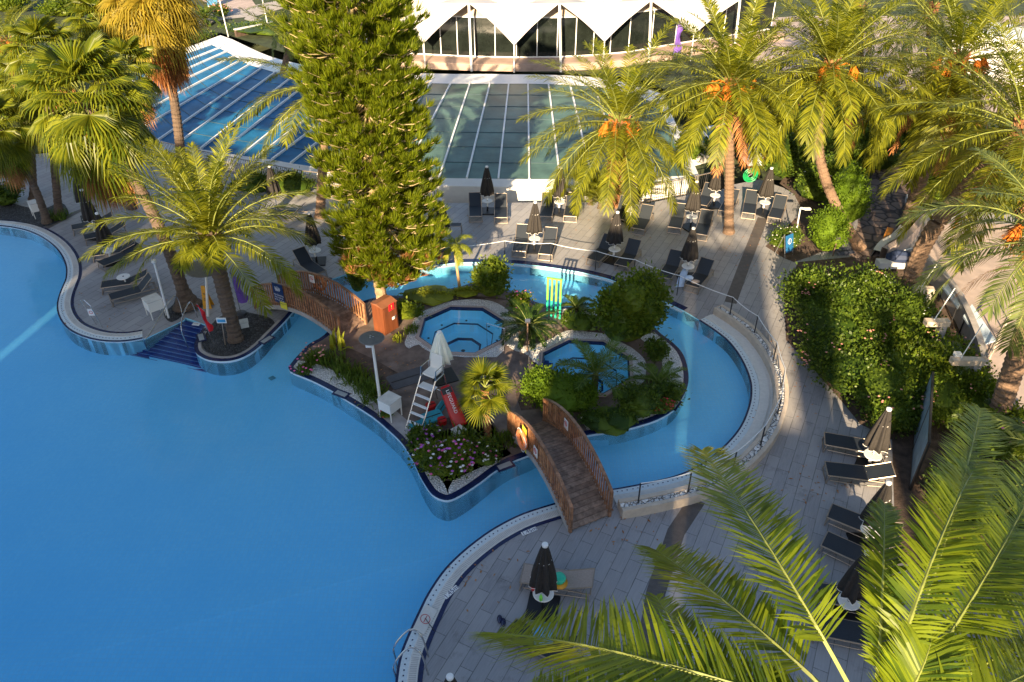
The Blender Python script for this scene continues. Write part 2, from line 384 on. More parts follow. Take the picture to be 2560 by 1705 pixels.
mk('ground', lambda m: m.sheet([V((-300, -60, 0)), V((300, -60, 0)), V((300, 500, 0)), V((-300, 500, 0))], -2.2), M('scrub ground', (.06, .075, .03), .95, .3, .5))
mk('paved_deck', lambda m: (m.sheet(DECK, 0, [POOL]), m.wall(DECK, -2.1, 0)), MT['deck'])
mk('pool_basin', lambda m: m.sheet(POOL, floor_z, [ISL]), MT['pool'])
mk('pool_walls', lambda m: (m.wall(POOL, WD, 0), m.wall(ISL, WD, .05)), MT['poolwall'])
J = [(V((-2.063, 26.915, 0)), 1.83, radians(-3.4)), (V((2.847, 24.354, 0)), 1.83, radians(-5.1))]
def octo(j, r):
    c, R, rot = j
    return [c+V((cos(pi/2+pi/8+rot-k*pi/4), sin(pi/2+pi/8+rot-k*pi/4), 0))*r*R for k in range(8)][::-1]
mk('water', lambda m: (m.sheet(POOL, OB, [ISL]), m.sheet(POOL, lambda p: floor_z(p)-.02, [ISL]), m.strip(POOL, POOL, 0, 0, True) if 0 else None, [m.add([V((a.x, a.y, OB)), V((b.x, b.y, OB)), V((b.x, b.y, floor_z(b)-.02)), V((a.x, a.y, floor_z(a)-.02))], [(0, 1, 2, 3)]) for R_ in (POOL, ISL) for a, b in zip(R_, R_[1:]+R_[:1])]), MT['water'], fix=True)
mk('island_ground', lambda m: m.sheet(ISL, .05, [octo(j, 1) for j in J]), MT['path'])
# coping of the pool
def coping(line, name):
    a = area(line+[line[0]])
    mk(name, lambda m: m.band(line, [(-.02, -.03), (-.02, .006), (.0, .006), (.05, .006)]), MT['navy'])
    mk(name+'_mosaic', lambda m: m.band(line, [(.05, .007), (.27, .012)]), MT['mosaic'])
    mk(name+'_grate', lambda m: m.band(line, [(.27, .012), (.28, .022), (.52, .022), (.53, .010)]), MT['cream'])
    mk(name+'_border', lambda m: m.band(line, [(.53, .010), (.66, .010)]), MT['navy'])
    # dark mosaic dots and grate slots
    d = MB(); g = MB(); L1, L2, L3, L4 = offset(line, .145), offset(line, .185), offset(line, .31), offset(line, .49)
    acc = 0; last = None
    for i in range(len(line)-1):
        n = max(1, int((line[i+1]-line[i]).length/.05)); 
        for k in range(n):
            t = k/n; acc += 1
            p = line[i].lerp(line[i+1], t); a1 = L1[i].lerp(L1[i+1], t); a2 = L2[i].lerp(L2[i+1], t)
            if p.y > 45 or abs(p.x) > 26: continue
            dr = (line[i+1]-line[i]).normalized()
            if acc % 3 == 0: d.add([V((q.x, q.y, .018)) for q in (a1-dr*.02, a1+dr*.02, a2+dr*.02, a2-dr*.02)], [(0, 1, 2, 3)])
            b1 = L3[i].lerp(L3[i+1], t); b2 = L4[i].lerp(L4[i+1], t)
            g.add([V((q.x, q.y, .026)) for q in (b1-dr*.007, b1+dr*.007, b2+dr*.007, b2-dr*.007)], [(0, 1, 2, 3)])
    struct(d.build(name+'_dots', MT['navy'])); struct(g.build(name+'_slots', MT['concrete']))
SGN = 1
coping(bayL, 'bay_coping'); coping(near, 'near_coping')
mk('far_coping', lambda m: m.band(far, [(-.12, -.11), (-.12, -.04), (.0, -.04)]), MT['mosaic'])
mk('far_coping_border', lambda m: m.band(far, [(0, .008), (.32, .008), (.33, .0)]), MT['navy'])
# right hand raised kerb of the curving channel
mk('channel_edge', lambda m: m.band(right, [(-.02, -.03), (-.02, .006), (.05, .006)]), MT['navy'])
mk('channel_mosaic', lambda m: m.band(right, [(.05, .007), (.30, .012)]), MT['mosaic'])
mk('channel_ledge', lambda m: m.band(right, [(.30, .012), (.31, .05), (.66, .06), (.67, .03), (.80, .03)]), MT['cream'])
dd = MB(); La, Lb = offset(right, .13), offset(right, .17); acc = 0
for i in range(len(right)-1):
    n = max(1, int((right[i+1]-right[i]).length/.05)); dr = (right[i+1]-right[i]).normalized()
    for k in range(n):
        acc += 1
        if acc % 3: continue
        a1, a2 = La[i].lerp(La[i+1], k/n), Lb[i].lerp(Lb[i+1], k/n)
        dd.add([V((q.x, q.y, .018)) for q in (a1-dr*.02, a1+dr*.02, a2+dr*.02, a2-dr*.02)], [(0, 1, 2, 3)])
struct(dd.build('channel_dots', MT['navy']))
t = thing('low_retaining_wall', right[0], 'curved beige stone kerb wall holding a channel of white pebbles along the lagoon edge', 'wall')
wall_line = right
mb = MB(); mb.band(wall_line, [(.78, .0), (.78, .36), (.92, .36), (.92, .28)]); mb.band(wall_line, [(1.14, .28), (1.14, .36), (1.28, .36), (1.28, 0)])
for i in (0, -1):
    q = [offset(wall_line, d)[i] for d in (.78, 1.28)]
    mb.add([V((q[0].x, q[0].y, 0)), V((q[1].x, q[1].y, 0)), V((q[1].x, q[1].y, .36)), V((q[0].x, q[0].y, .36))], [(0, 1, 2, 3)])
mb.build('wall', MT['beige'], t)
mb = MB(); mb.band(wall_line, [(.92, .31), (1.14, .31)]); mb.build('pebble_channel', MT['pebble'], t)
mb = MB(); rnd = random.Random(3); P1, P2 = offset(wall_line, .96), offset(wall_line, 1.10)
for i in range(len(wall_line)-1):
    for k in range(int((wall_line[i+1]-wall_line[i]).length/.03)):
        a = P1[i].lerp(P1[i+1], rnd.random()); b = P2[i].lerp(P2[i+1], rnd.random()); p = a.lerp(b, rnd.random()); r = rnd.uniform(.02, .045)
        mb.lathe([(0, .32-r*.3), (r, .32+r*.2), (r*.7, .32+r*.8), (0, .32+r)], (p.x, p.y, 0), 6)
mb.build('pebbles', MT['pebble'], t)['kind'] = 'stuff'
# navy edge of island + planter
mk('island_border', lambda m: m.band(ISL, [(-.01, .0), (-.01, .058), (.18, .058)], True), MT['navy'])
def inward(loop, d): return offset(loop, d if area(loop) > 0 else -d, True)
def isl_part(name, a, b, d0, d1, z, mat):
    A = inward(ISL, d0); B = inward(ISL, d1)
    def near_i(px):
        g_ = G(*px); return min(range(len(ISL)), key=lambda i: (ISL[i]-g_).length)
    i, j = near_i(a), near_i(b); n = len(ISL); idx = []
    k = i
    while k != j: idx.append(k); k = (k+1) % n
    idx.append(j)
    return mk(name, lambda m: m.strip([A[q] for q in idx], [B[q] for q in idx], z, z), mat)
isl_part('gravel_border', (740, 905), (905, 1020), .18, .85, .062, MT['whitegr'])
isl_part('gravel_border_front', (1045, 1170), (1265, 1165), .18, .8, .062, MT['whitegr'])
isl_part('gravel_border_side', (1472, 1087), (1640, 830), .18, .95, .062, MT['whitegr'])
isl_part('gravel_border_back', (1590, 790), (1380, 772), .18, .5, .062, MT['whitegr'])
isl_part('stone_edge', (905, 1020), (1010, 1110), .18, .75, .062, MT['concrete'])
isl_part('planting_bed', (750, 920), (900, 1020), .85, 2.3, .066, MT['soil'])
isl_part('planting_bed_front', (1015, 1120), (1300, 1150), .8, 3.1, .066, MT['soil'])
def px_sheet(name, pts, z, mat, holes=(), sm=3):
    poly = smooth(gp(pts, z), sm, True) if sm else gp(pts, z)
    return mk(name, lambda m: m.sheet(poly, z, holes), mat)
bed = Z([(1260, 800), (1180, 560), (1230, 700), (1400, 640)], 3.92, 700, 600)
px_sheet('planting_bed_back', [(985, 760), (1100, 745), (1190, 740), (1290, 752), (1370, 785), (1480, 795), (1580, 810), (1660, 870), (1680, 950), (1660, 1030), (1600, 1055), (1500, 1062), (1420, 1075), (1330, 1060), (1290, 990), (1310, 950), (1400, 1000), (1480, 1015), (1570, 1000), (1640, 960), (1640, 880), (1560, 820), (1450, 800), (1330, 850), (1270, 780), (1210, 745), (1130, 740), (1040, 765), (1005, 800), (1000, 850), (975, 830)], .058, MT['soil'], sm=2)
px_sheet('gravel_round_the_spa', Z([(180, 1030), (95, 950), (110, 850), (200, 640), (270, 460), (400, 320), (620, 230), (860, 140), (1050, 92), (1400, 62), (1700, 78), (1920, 145), (2100, 260), (2240, 420), (2300, 520), (2330, 700), (2355, 900), (2355, 1100), (2180, 1030), (2040, 950), (1900, 1200), (700, 1150), (370, 950)], 7.85, 1000, 740), .068, MT['whitegr'], holes=[octo(J[0], 1)], sm=2)
px_sheet('gravel_round_the_octagon', Z([(-60, 360), (150, 290), (420, 240), (600, 150), (760, 60), (960, 25), (1150, 60), (1400, 88), (1520, 120), (1700, 220), (1900, 320), (2060, 440), (2165, 560), (2185, 700), (2150, 920), (2010, 1000), (1900, 960), (1500, 1150), (400, 700), (150, 480)], 6.926, 1300, 820), .072, MT['whitegr'], holes=[octo(J[1], 1)], sm=2)
# the two octagonal spa pools, each one thing
def spa(j, label, notch_ang):
    c = j[0]
    t = thing('spa_pool', c+V((0, 0, .05)), label, 'spa pool')
    r = [octo(j, k) for k in (1.08, 1.0, .93, .72, .70, .40, .37)]
    m = MB(); m.strip(r[0], r[1], .12, .12, True); m.wall(r[0], .05, .12); m.build('stone_rim', MT['pinkcon'], t)
    m = MB(); m.wall(r[1], .06, .12); m.strip(r[1], octo(j, .965), .115, .10, True); m.wall(octo(j, .965), -.02, .10); m.build('navy_edge', MT['navy'], t)
    m = MB(); m.wall(octo(j, .965), -.42, -.02); m.strip(octo(j, .965), r[3], -.42, -.42, True); m.wall(r[3], -.85, -.42)
    m.strip(r[3], r[5], -.85, -.85, True); m.wall(r[5], -1.0, -.85); m.sheet(r[5], -1.0); m.build('basin', MT['pool'], t)
    m = MB(); m.strip(octo(j, .735), r[3], -.414, -.414, True); m.wall(octo(j, .718), -.47, -.414); m.strip(octo(j, .44), octo(j, .395), -.844, -.844, True); m.wall(octo(j, .396), -.93, -.844); m.build('navy_line', MT['navy'], t)
    # stair notch
    d = V((cos(notch_ang), sin(notch_ang), 0)); s_ = V((-d.y, d.x, 0)); R = j[1]
    m = MB()
    for k in range(3):
        a, b = d*R*(.98-.09*k), d*R*(.98-.09*(k+1))
        z = -.1-.1*k
        m.add([V((*(c+p+q)[:2], z)) for p, q in ((a, s_*.55), (a, -s_*.55), (b, -s_*.55), (b, s_*.55))], [(0, 1, 2, 3)])
        m.add([V((*(c+b+q)[:2], zz)) for q, zz in ((s_*.55, z), (-s_*.55, z), (-s_*.55, z-.1), (s_*.55, z-.1))], [(0, 1, 2, 3)])
    m.build('steps', MT['navystep'], t)
    m = MB(); m.sheet(octo(j, .965), .03); m.build('water_surface', MT['jwater2'], t)
    m = MB(); m.lathe([(0, -.985), (.09, -.985), (.09, -.995)], c, 12); m.build('drain', MT['dkmetal'], t)
    m = MB()
    for q in range(8):
        a = (octo(j, .85)[q]+octo(j, .85)[(q+1) % 8])/2; m.lathe([(0, -.40), (.05, -.40), (.05, -.415)], (a.x, a.y, 0), 8)
    m.build('jet', MT['dkmetal'], t)
    return t
MT['jwater2'] = water_mat(0); 
for nd in MT['jwater2'].node_tree.nodes:
    if nd.type == 'BSDF_TRANSPARENT': nd.inputs[0].default_value = (.72, .92, .98, 1)
sp1 = spa(J[0], 'octagonal spa pool behind the cream closed umbrella, ringed by sunlit white gravel', radians(-38))
sp2 = spa(J[1], 'octagonal spa pool half hidden behind the clipped green bush and dark palm', radians(172))
# little spa handrail
t = thing('spa_handrail', G(1262, 872, .1), 'thin steel handrail beside the steps of the spa pool near the cream umbrella', 'handrail')
m = MB(); a, b = G(1262, 866, .12), G(1218, 870, -.3)
m.tube([a, a+V((0, 0, .85)), b+V((0, 0, 1.2)), b], .02, 6); m.build('rail', MT['steel'], t)
t = thing('spa_handrail', G(1325, 915, .1), 'small steel handrail at the left corner of the half hidden spa pool', 'handrail')
m = MB(); a, b = G(1322, 918, .12), G(1350, 905, .1)
m.tube([a, a+V((0, 0, .75)), b+V((0, 0, .7)), b], .02, 6); m.build('rail', MT['steel'], t)

# dark gravel bed of the big date palm on the spit
px_sheet('dark_gravel_bed', Z([(1465, 1215), (1490, 1265), (1560, 1300), (1650, 1305), (1750, 1280), (1850, 1225), (1930, 1150), (1995, 1080), (1960, 1030), (1850, 1000), (1740, 985), (1600, 1020), (1520, 1095), (1470, 1150)], 2.904, 0, 440), .03, MT['darkgr'], sm=3)
mk('spit_border', lambda m: m.band(planter, [(-.01, 0), (-.01, .034), (.14, .034)]), MT['navy'])
mk('spit_edge', lambda m: m.band(planter[2:-10], [(.14, .02), (.14, .05), (.26, .05), (.26, .02)]), MT['concrete'])
px_sheet('palm_bed', Z([(-100, 120), (100, 200), (300, 240), (440, 190), (500, 270), (440, 320), (300, 370), (100, 320), (-100, 300)], 2.904, 0, 440), .014, MT['darkgr'], sm=3)
px_sheet('small_palm_bed', Z([(1190, 1000), (1260, 930), (1290, 860), (1400, 870), (1420, 915), (1330, 1010), (1240, 1060)], 2.904, 0, 440), .014, MT['darkgr'], sm=3)
# navy steps going down into the pool
st = thing('pool_steps', G(500, 830), 'broad fan of navy mosaic steps going down into the pool beside the palm spit', 'steps')
Lp = Z([(1335, 1047), (1060, 1235), (908, 1290)], 2.904, 0, 440); Rp = Z([(1492, 1085), (1432, 1190), (1420, 1275), (1497, 1425)], 2.904, 0, 440)
def along(P, t):
    d = [math.dist(P[i], P[i+1]) for i in range(len(P)-1)]; q = t*sum(d)
    for i, x in enumerate(d):
        if q <= x or i == len(d)-1: u = q/x; return (P[i][0]+(P[i+1][0]-P[i][0])*u, P[i][1]+(P[i+1][1]-P[i][1])*u)
        q -= x
mb = MB(); no = MB(); ns = 10
for i in range(ns):
    z = -.08-i*.07; zn = z-.07
    a, b, c_, d = G(*along(Lp, i/ns), z), G(*along(Rp, i/ns), z), G(*along(Rp, (i+1)/ns), z), G(*along(Lp, (i+1)/ns), z)
    mb.add([a, b, c_, d], [(0, 3, 2, 1)]); lo = zn if i < ns-1 else FL
    mb.add([d, c_, V((c_.x, c_.y, lo)), V((d.x, d.y, lo))], [(0, 1, 2, 3)])
    mb.add([a, d, V((d.x, d.y, FL)), V((a.x, a.y, FL))], [(0, 1, 2, 3)])
    u = (a-d).normalized()*.04
    no.add([d+V((0, 0, .006)), c_+V((0, 0, .006)), c_+u+V((0, 0, .006)), d+u+V((0, 0, .006))], [(0, 1, 2, 3)])
mb.build('steps', MT['navystep'], st); no.build('step_nosing', MT['stepnose'], st)
# dark drainage band across the deck
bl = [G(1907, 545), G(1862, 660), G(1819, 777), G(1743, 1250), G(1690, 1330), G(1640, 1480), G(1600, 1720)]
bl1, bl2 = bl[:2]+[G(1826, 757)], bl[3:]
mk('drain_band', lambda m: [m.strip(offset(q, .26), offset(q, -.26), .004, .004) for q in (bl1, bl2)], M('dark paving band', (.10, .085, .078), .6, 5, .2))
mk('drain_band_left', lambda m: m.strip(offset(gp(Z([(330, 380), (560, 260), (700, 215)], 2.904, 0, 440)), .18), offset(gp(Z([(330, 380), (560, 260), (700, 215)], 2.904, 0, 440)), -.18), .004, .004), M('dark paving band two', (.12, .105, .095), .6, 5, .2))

# right side: garden soil, stone path, beige terrace
px_sheet('garden_soil', [(1995, 655), (1960, 740), (1965, 850), (2040, 930), (2110, 1010), (2150, 1060), (2230, 1100), (2240, 1400), (2500, 1500), (2900, 1200), (2900, 640), (2400, 560), (2300, 640), (2150, 640)], .006, MT['soil'], sm=0)
px_sheet('garden_soil_back', Z([(1620, 845), (1800, 960), (1900, 1000), (2050, 950), (2240, 870), (2330, 700), (2340, 100), (1850, 100), (1760, 230), (1900, 330), (1960, 450), (1930, 560)], 3.92, 1500, 400), .006, MT['soil'], sm=0)
px_sheet('stone_path', [(2125, 640), (2145, 560), (2160, 480), (2250, 340), (2420, 300), (2420, 420), (2290, 520), (2240, 600), (2180, 648)], .012, MT['crazy'], sm=2)
px_sheet('terrace_floor', [(2300, 560), (2390, 560), (3000, 560), (3000, 1150), (2560, 1150), (2480, 1010), (2430, 880), (2380, 790), (2330, 700)], .016, MT['pinkcon'], sm=0)
px_sheet('side_path', Z([(3530, 0), (1270, 330), (960, 470), (600, 520), (460, 590), (650, 440), (780, 340), (900, 390), (1000, 480)], 3.564, 1900, 500), .02, MT['concrete'], sm=0) if False else None
# rear ground, lawn and paths beyond the glass roof
back_px = [(-900, 296), (0, 392), (285, 358), (340, 330), (330, 180), (551, 82), (700, 128), (900, 172), (1170, 176), (1400, 182), (1600, 195), (1800, 290), (1900, 446), (2900, 520), (2900, -60), (-900, -60)]
mk('rear_lawn', lambda m: m.sheet(gp(back_px), -.01), M('rear soil and grass', (.035, .05, .018), .9, 1.5, .5))
px_sheet('rear_path', [(410, 58), (520, 30), (630, 14), (700, 0), (780, 0), (640, 40), (560, 48), (470, 75), (425, 72)], .004, MT['concrete'], sm=0)
px_sheet('rear_path_far', [(500, 0), (630, 0), (640, 14), (590, 30)], .008, MT['pinkcon'], sm=0)
px_sheet('rear_path_side', [(620, 36), (660, 50), (700, 66), (690, 74), (610, 48)], .012, MT['concrete'], sm=0)
px_sheet('rear_terrace', [(1690, 130), (1780, 110), (1900, 180), (2300, 230), (2560, 300), (2900, 330), (2900, 30), (2500, 40), (2000, 40), (1700, 60)], .004, MT['pinkcon'], sm=0)
# small blue pool far left
px_sheet('rear_pool_water', [(-200, 405), (-100, 360), (60, 350), (88, 372), (60, 402), (0, 412), (-100, 425)], .006, M('far water', (.10, .38, .62), .1, 2, .1), sm=3)

m_ = MB()
for x_, y_ in ((38, 1160), (358, 1244), (695, 1143), (702, 1333), (400, 993), (1098, 1392), (680, 945)):
    p = G(x_, y_, -.9); z = floor_z(p)+.012; q = G(x_, y_, z); m_.box(V((q.x, q.y, z)), (.22, .22, .012), rz=.8)
struct(m_.build('pool_floor_drains', M('drain grating', (.12, .30, .36), .5)))

rnd = random.Random(8); lm_ = MB()
for _ in range(420):
    cx_, cy_ = rnd.choice([(1620, 560), (1850, 640), (1980, 900), (1950, 1000), (1150, 600), (1450, 560), (1560, 1320), (1180, 1440), (2040, 1200), (430, 640), (600, 560), (250, 760), (1000, 950), (960, 900)])
    p = G(cx_+rnd.gauss(0, 55), cy_+rnd.gauss(0, 38), .0)
    z = .07 if inside(p, ISL) else .012
    if z < .05 and inside(p, POOL): continue
    a = rnd.uniform(0, 6.28); u = V((cos(a), sin(a), rnd.uniform(-.1, .2)))*rnd.uniform(.03, .08); v = V((-sin(a), cos(a), 0))*rnd.uniform(.01, .03)
    q = V((p.x, p.y, z)); lm_.add([q-u, q-v+V((0, 0, .006)), q+u, q+v+V((0, 0, .006))], [(0, 1, 2, 3)])
tag(lm_.build('leaf_litter', MT['dead']), 'scattered dry leaves lying on the paving', 'leaf litter', kind='stuff')

mk('waterline_tiles', lambda m: (m.wall(offset(ISL, -.004, True), -.10, .0), m.wall(offset(planter, -.004), -.10, .0, closed=False), m.wall(offset(bayL, -.004), -.10, -.03, closed=False)), M('waterline tiles', (.74, .82, .86), .3, 8, .05))
# ================================================================ sun loungers, umbrellas, tables
def make_lounger(back_ang, mat, label):
    # origin on the ground under the foot end, +x towards the head
    t = thing('sun_lounger', (0, 0, 0), label, 'sun lounger')
    L1, h, w = 1.22, .34, .62
    m = MB(); m.box((L1/2+.02, 0, h), (L1, w, .03)); m.build('seat', mat, t)
    a = back_ang; bx, bz = cos(a), sin(a); Lb = .78
    m = MB(); m.box((L1+.03+bx*Lb/2, 0, h+bz*Lb/2+.005), (Lb, w, .03), rot=Matrix.Rotation(-a, 3, 'Y'))
    m.build('backrest', mat, t)
    m = MB()
    for s in (-1, 1):
        y = s*(w/2+.02)
        m.tube([(0, y, h), (L1+.03, y, h-.01), (1.95, y, h-.03)], .022, 6)
        m.tube([(L1+.03, y*.97, h+.02), (L1+.03+bx*Lb, y*.97, h+bz*Lb+.02)], .018, 6)
        m.tube([(L1+.03+bx*Lb*.6, y*.9, h+bz*Lb*.6), (L1+.28+.2*bx, y*.95, h-.02)], .012, 5)
        m.tube([(.1, y, .14), (1.0, y, .1), (1.85, y, .14)], .014, 5)
    m.tube([(0, -w/2-.02, h), (0, w/2+.02, h)], .022, 6); m.tube([(1.95, -w/2-.02, h-.03), (1.95, w/2+.02, h-.03)], .02, 6)
    m.tube([(L1+.03+bx*Lb, -w/2, h+bz*Lb+.02), (L1+.03+bx*Lb, w/2, h+bz*Lb+.02)], .018, 6)
    m.build('frame', MT['frame'], t)
    for x in (.06, 1.88):
        for s in (-1, 1):
            m = MB(); m.tube([(x, s*(w/2+.02), h-.02), (x+(-.06 if x < 1 else .05), s*(w/2+.03), 0)], .02, 6); m.build('leg', MT['frame'], t)
    m = MB(); m.tube([(.0, -w/2-.02, .02), (.0, w/2+.02, .02)], .018, 6); m.build('foot_bar', MT['frame'], t)
    return t
GRP = 'sun loungers around the pool'
pr = {}
def lounger(foot, head, label, ang=35, mat='sling'):
    k = (ang, mat); fresh = k not in pr
    if fresh: pr[k] = make_lounger(radians(ang), MT[mat], label)
    f = G(*foot, .34); h = G(*head, .34+.78*sin(radians(ang))); d = h-f; rz = atan2(d.y, d.x)
    loc = V((f.x, f.y, 0))
    if fresh: o = pr[k]; o.location = loc; o.rotation_euler = (0, 0, rz); o['label'] = label; o['group'] = GRP
    else: o = copy_thing(pr[k], loc, rz, label, GRP)
    return o
for a in [
 ((1189, 541), (1187, 477), 'dark lounger left of the first closed umbrella by the back railing'),
 ((1252, 544), (1252, 483), 'dark lounger right of the first closed umbrella by the back railing'),
 ((1364, 541), (1371, 481), 'half shaded lounger left of the sunlit umbrella at the railing'),
 ((1425, 541), (1433, 480), 'grey lounger right of the sunlit umbrella at the railing, near the fat palm'),
 ((1297, 628), (1308, 562), 'dark lounger left of the umbrella nearest the rope fence'),
 ((1363, 636), (1379, 566), 'lounger right of the umbrella nearest the rope fence'),
 ((1482, 650), (1505, 606), 'lounger left of the brown umbrella, partly under it and behind the rope'),
 ((1553, 664), (1589, 597), 'dark lounger right of the brown umbrella, crossed by the rope'),
 ((1595, 572), (1620, 512), 'lounger right of the umbrella that stands under the palm fronds'),
 ((1545, 548), (1566, 492), 'shaded lounger left of the umbrella that stands under the palm fronds'),
 ((1686, 569), (1701, 508), 'lounger left of the umbrella just in front of the tall palm trunk'),
 ((1751, 586), (1771, 520), 'lounger right of the umbrella, closest to the foot of the tall palm trunk'),
 ((1752, 512), (1775, 462), 'dark lounger in the corner left of the umbrella behind the tall palm'),
 ((1812, 528), (1832, 478), 'lounger hidden behind the trunk of the tall palm'),
 ((1872, 533), (1882, 474), 'lounger left of the black umbrella beside the green hose reel'),
 ((1936, 545), (1956, 484), 'lounger right of the black umbrella, furthest right on the upper deck'),
 ((1660, 694), (1694, 624), 'dark lounger left of the black umbrella by the channel'),
 ((1729, 715), (1774, 642), 'lounger with a bag on it right of the black umbrella by the channel'),
 ((179, 569), (240, 543), 'dark lounger furthest back in the left row, left of a white table'),
 ((210, 593), (275, 565), 'dark lounger second from the back in the left row'),
 ((231, 633), (293, 610), 'lounger just behind the black umbrella of the left row'),
 ((250, 660), (335, 612), 'lounger in front of the black umbrella of the left row with raised back'),
 ((253, 712), (330, 686), 'lounger behind the white table nearest the white lantern'),
 ((274, 743), (366, 690), 'front lounger of the left row with raised backrest near the white lantern'),
 ((800, 682), (746, 622), 'dark lounger with raised back behind the far wooden bridge'),
 ((680, 528), (752, 512), 'shaded lounger behind the date palm fronds left of the pine'),
 ((2062, 1096), (2200, 1103), 'lounger behind the upper umbrella on the right side of the deck'),
 ((2066, 1171), (2215, 1171), 'lounger in front of the upper umbrella on the right side of the deck'),
 ((2074, 1276), (2215, 1312), 'lounger behind the white table above the near palm'),
 ((2061, 1346), (2205, 1390), 'lounger in front of the white table above the near palm'),
 ((2045, 1480), (2185, 1482), 'lounger beside the lowest umbrella on the right, seen through palm fronds'),
 ((2035, 1560), (2185, 1570), 'lowest lounger on the right, mostly under the near palm fronds'),
 ((1275, 1570), (1405, 1598), 'lounger under the near palm frond with blue cloth on it'),
]: lounger(*a, ang=22 if a[0][0] > 2000 or a[0][0] < 260 else 42)
tl = lounger((1305, 1432), (1450, 1440), 'lounger draped in taupe towels beside the lowest closed umbrella', 20, 'towel')

def make_umbrella(h, mat, label, tilt=0, wide=1.0):
    t = thing('closed_umbrella', (0, 0, 0), label, 'umbrella')
    m = MB(); m.tube([(0, 0, 0.05), (0, 0, h-.05)], .028, 8); m.build('pole', MT['wpaint'], t)
    rnd = random.Random(int(h*100)+int(wide*37))
    k = 8; ph = [rnd.uniform(.85, 1.15) for _ in range(k*6)]
    def wob(q, j): return (1+(.17+.05*ph[j % 8])*(1-2*abs(((q*k/(2*pi)) % 1)-.5)*2))*ph[int(q*k/(2*pi)) % k]
    prof = [(.20*wide, 1.0), (.31*wide, 1.02), (.30*wide, 1.2), (.26*wide, 1.5), (.19*wide, 1.9), (.125*wide, h-.3), (.07*wide, h-.06)]
    m = MB(); m.lathe(prof, n=48, wob=wob); c = m.build('canopy', mat, t, smooth_=True)
    m = MB(); m.lathe([(.155*wide, h-.62), (.16*wide, h-.58), (.13*wide, h-.35), (.09*wide, h-.10), (.06, h-.03)], n=40, wob=lambda q, j: 1+.12*sin(q*8)); m.build('top_flap', mat, c)
    tr = MT['trim']
    for r, z in ((.318*wide, 1.015), (.165*wide, h-.615)):
        m = MB(); pts = [V((r*wob(q, 0)*cos(q) if z < 1.5 else r*(1+.12*sin(q*8))*cos(q), r*wob(q, 0)*sin(q) if z < 1.5 else r*(1+.12*sin(q*8))*sin(q), z+.03*sin(q*8))) for q in [2*pi*i/64 for i in range(65)]]
        m.tube(pts, .009, 4, False); m.build('piping', tr, c)
    m = MB(); m.lathe([(.075, h-.06), (.085, h-.02), (.08, h+.02), (.03, h+.04), (0, h+.045)], n=16); m.build('cap', MT['wpaint'], t)
    m = MB(); m.box((0, 0, .03), (.85, .85, .06)); m.lathe([(.05, .05), (.045, .3), (0, .31)], n=10); m.build('base', MT['black'], t)
    return t
ups = {}
tprot = None
def make_table(label):
    t = thing('side_table', (0, 0, 0), label, 'table')
    m = MB(); m.lathe([(.27, .60), (.285, .61), (.285, .635), (.275, .645), (.06, .642), (0, .642)], n=28); m.build('tabletop', MT['table'], t, smooth_=False)
    m = MB(); m.tube([(0, .04, 0.3), (0, .04, .60)], .035, 8); m.lathe([(.09, .575), (.05, .60)], n=10); m.build('stem', MT['wpaint'], t)
    m = MB(); m.lathe([(.035, .644), (.035, .66), (0, .66)], n=10); m.build('socket', MT['dkmetal'], t)
    return t
UG, TG = 'closed umbrellas on the deck', 'round white tables on the umbrella poles'
def umbrella(base, label, tlabel, kind='black', h=2.55, tilt=(0, 0)):
    global tprot
    k = kind
    if k not in ups: ups[k] = make_umbrella(2.55, MT['canopy'] if kind != 'cream' else MT['cream_c'], label); o = ups[k]; o.location = G(*base); o['group'] = UG
    else: o = copy_thing(ups[k], G(*base), random.Random(base[0]).uniform(0, 3), label, UG)
    o.scale = (1, 1, h/2.55); o.rotation_euler.x, o.rotation_euler.y = tilt
    if tlabel:
        if tprot is None: tprot = make_table(tlabel); tprot.location = G(*base); tprot['group'] = TG
        else: copy_thing(tprot, G(*base), random.Random(base[0]+1).uniform(0, 3), tlabel, TG)
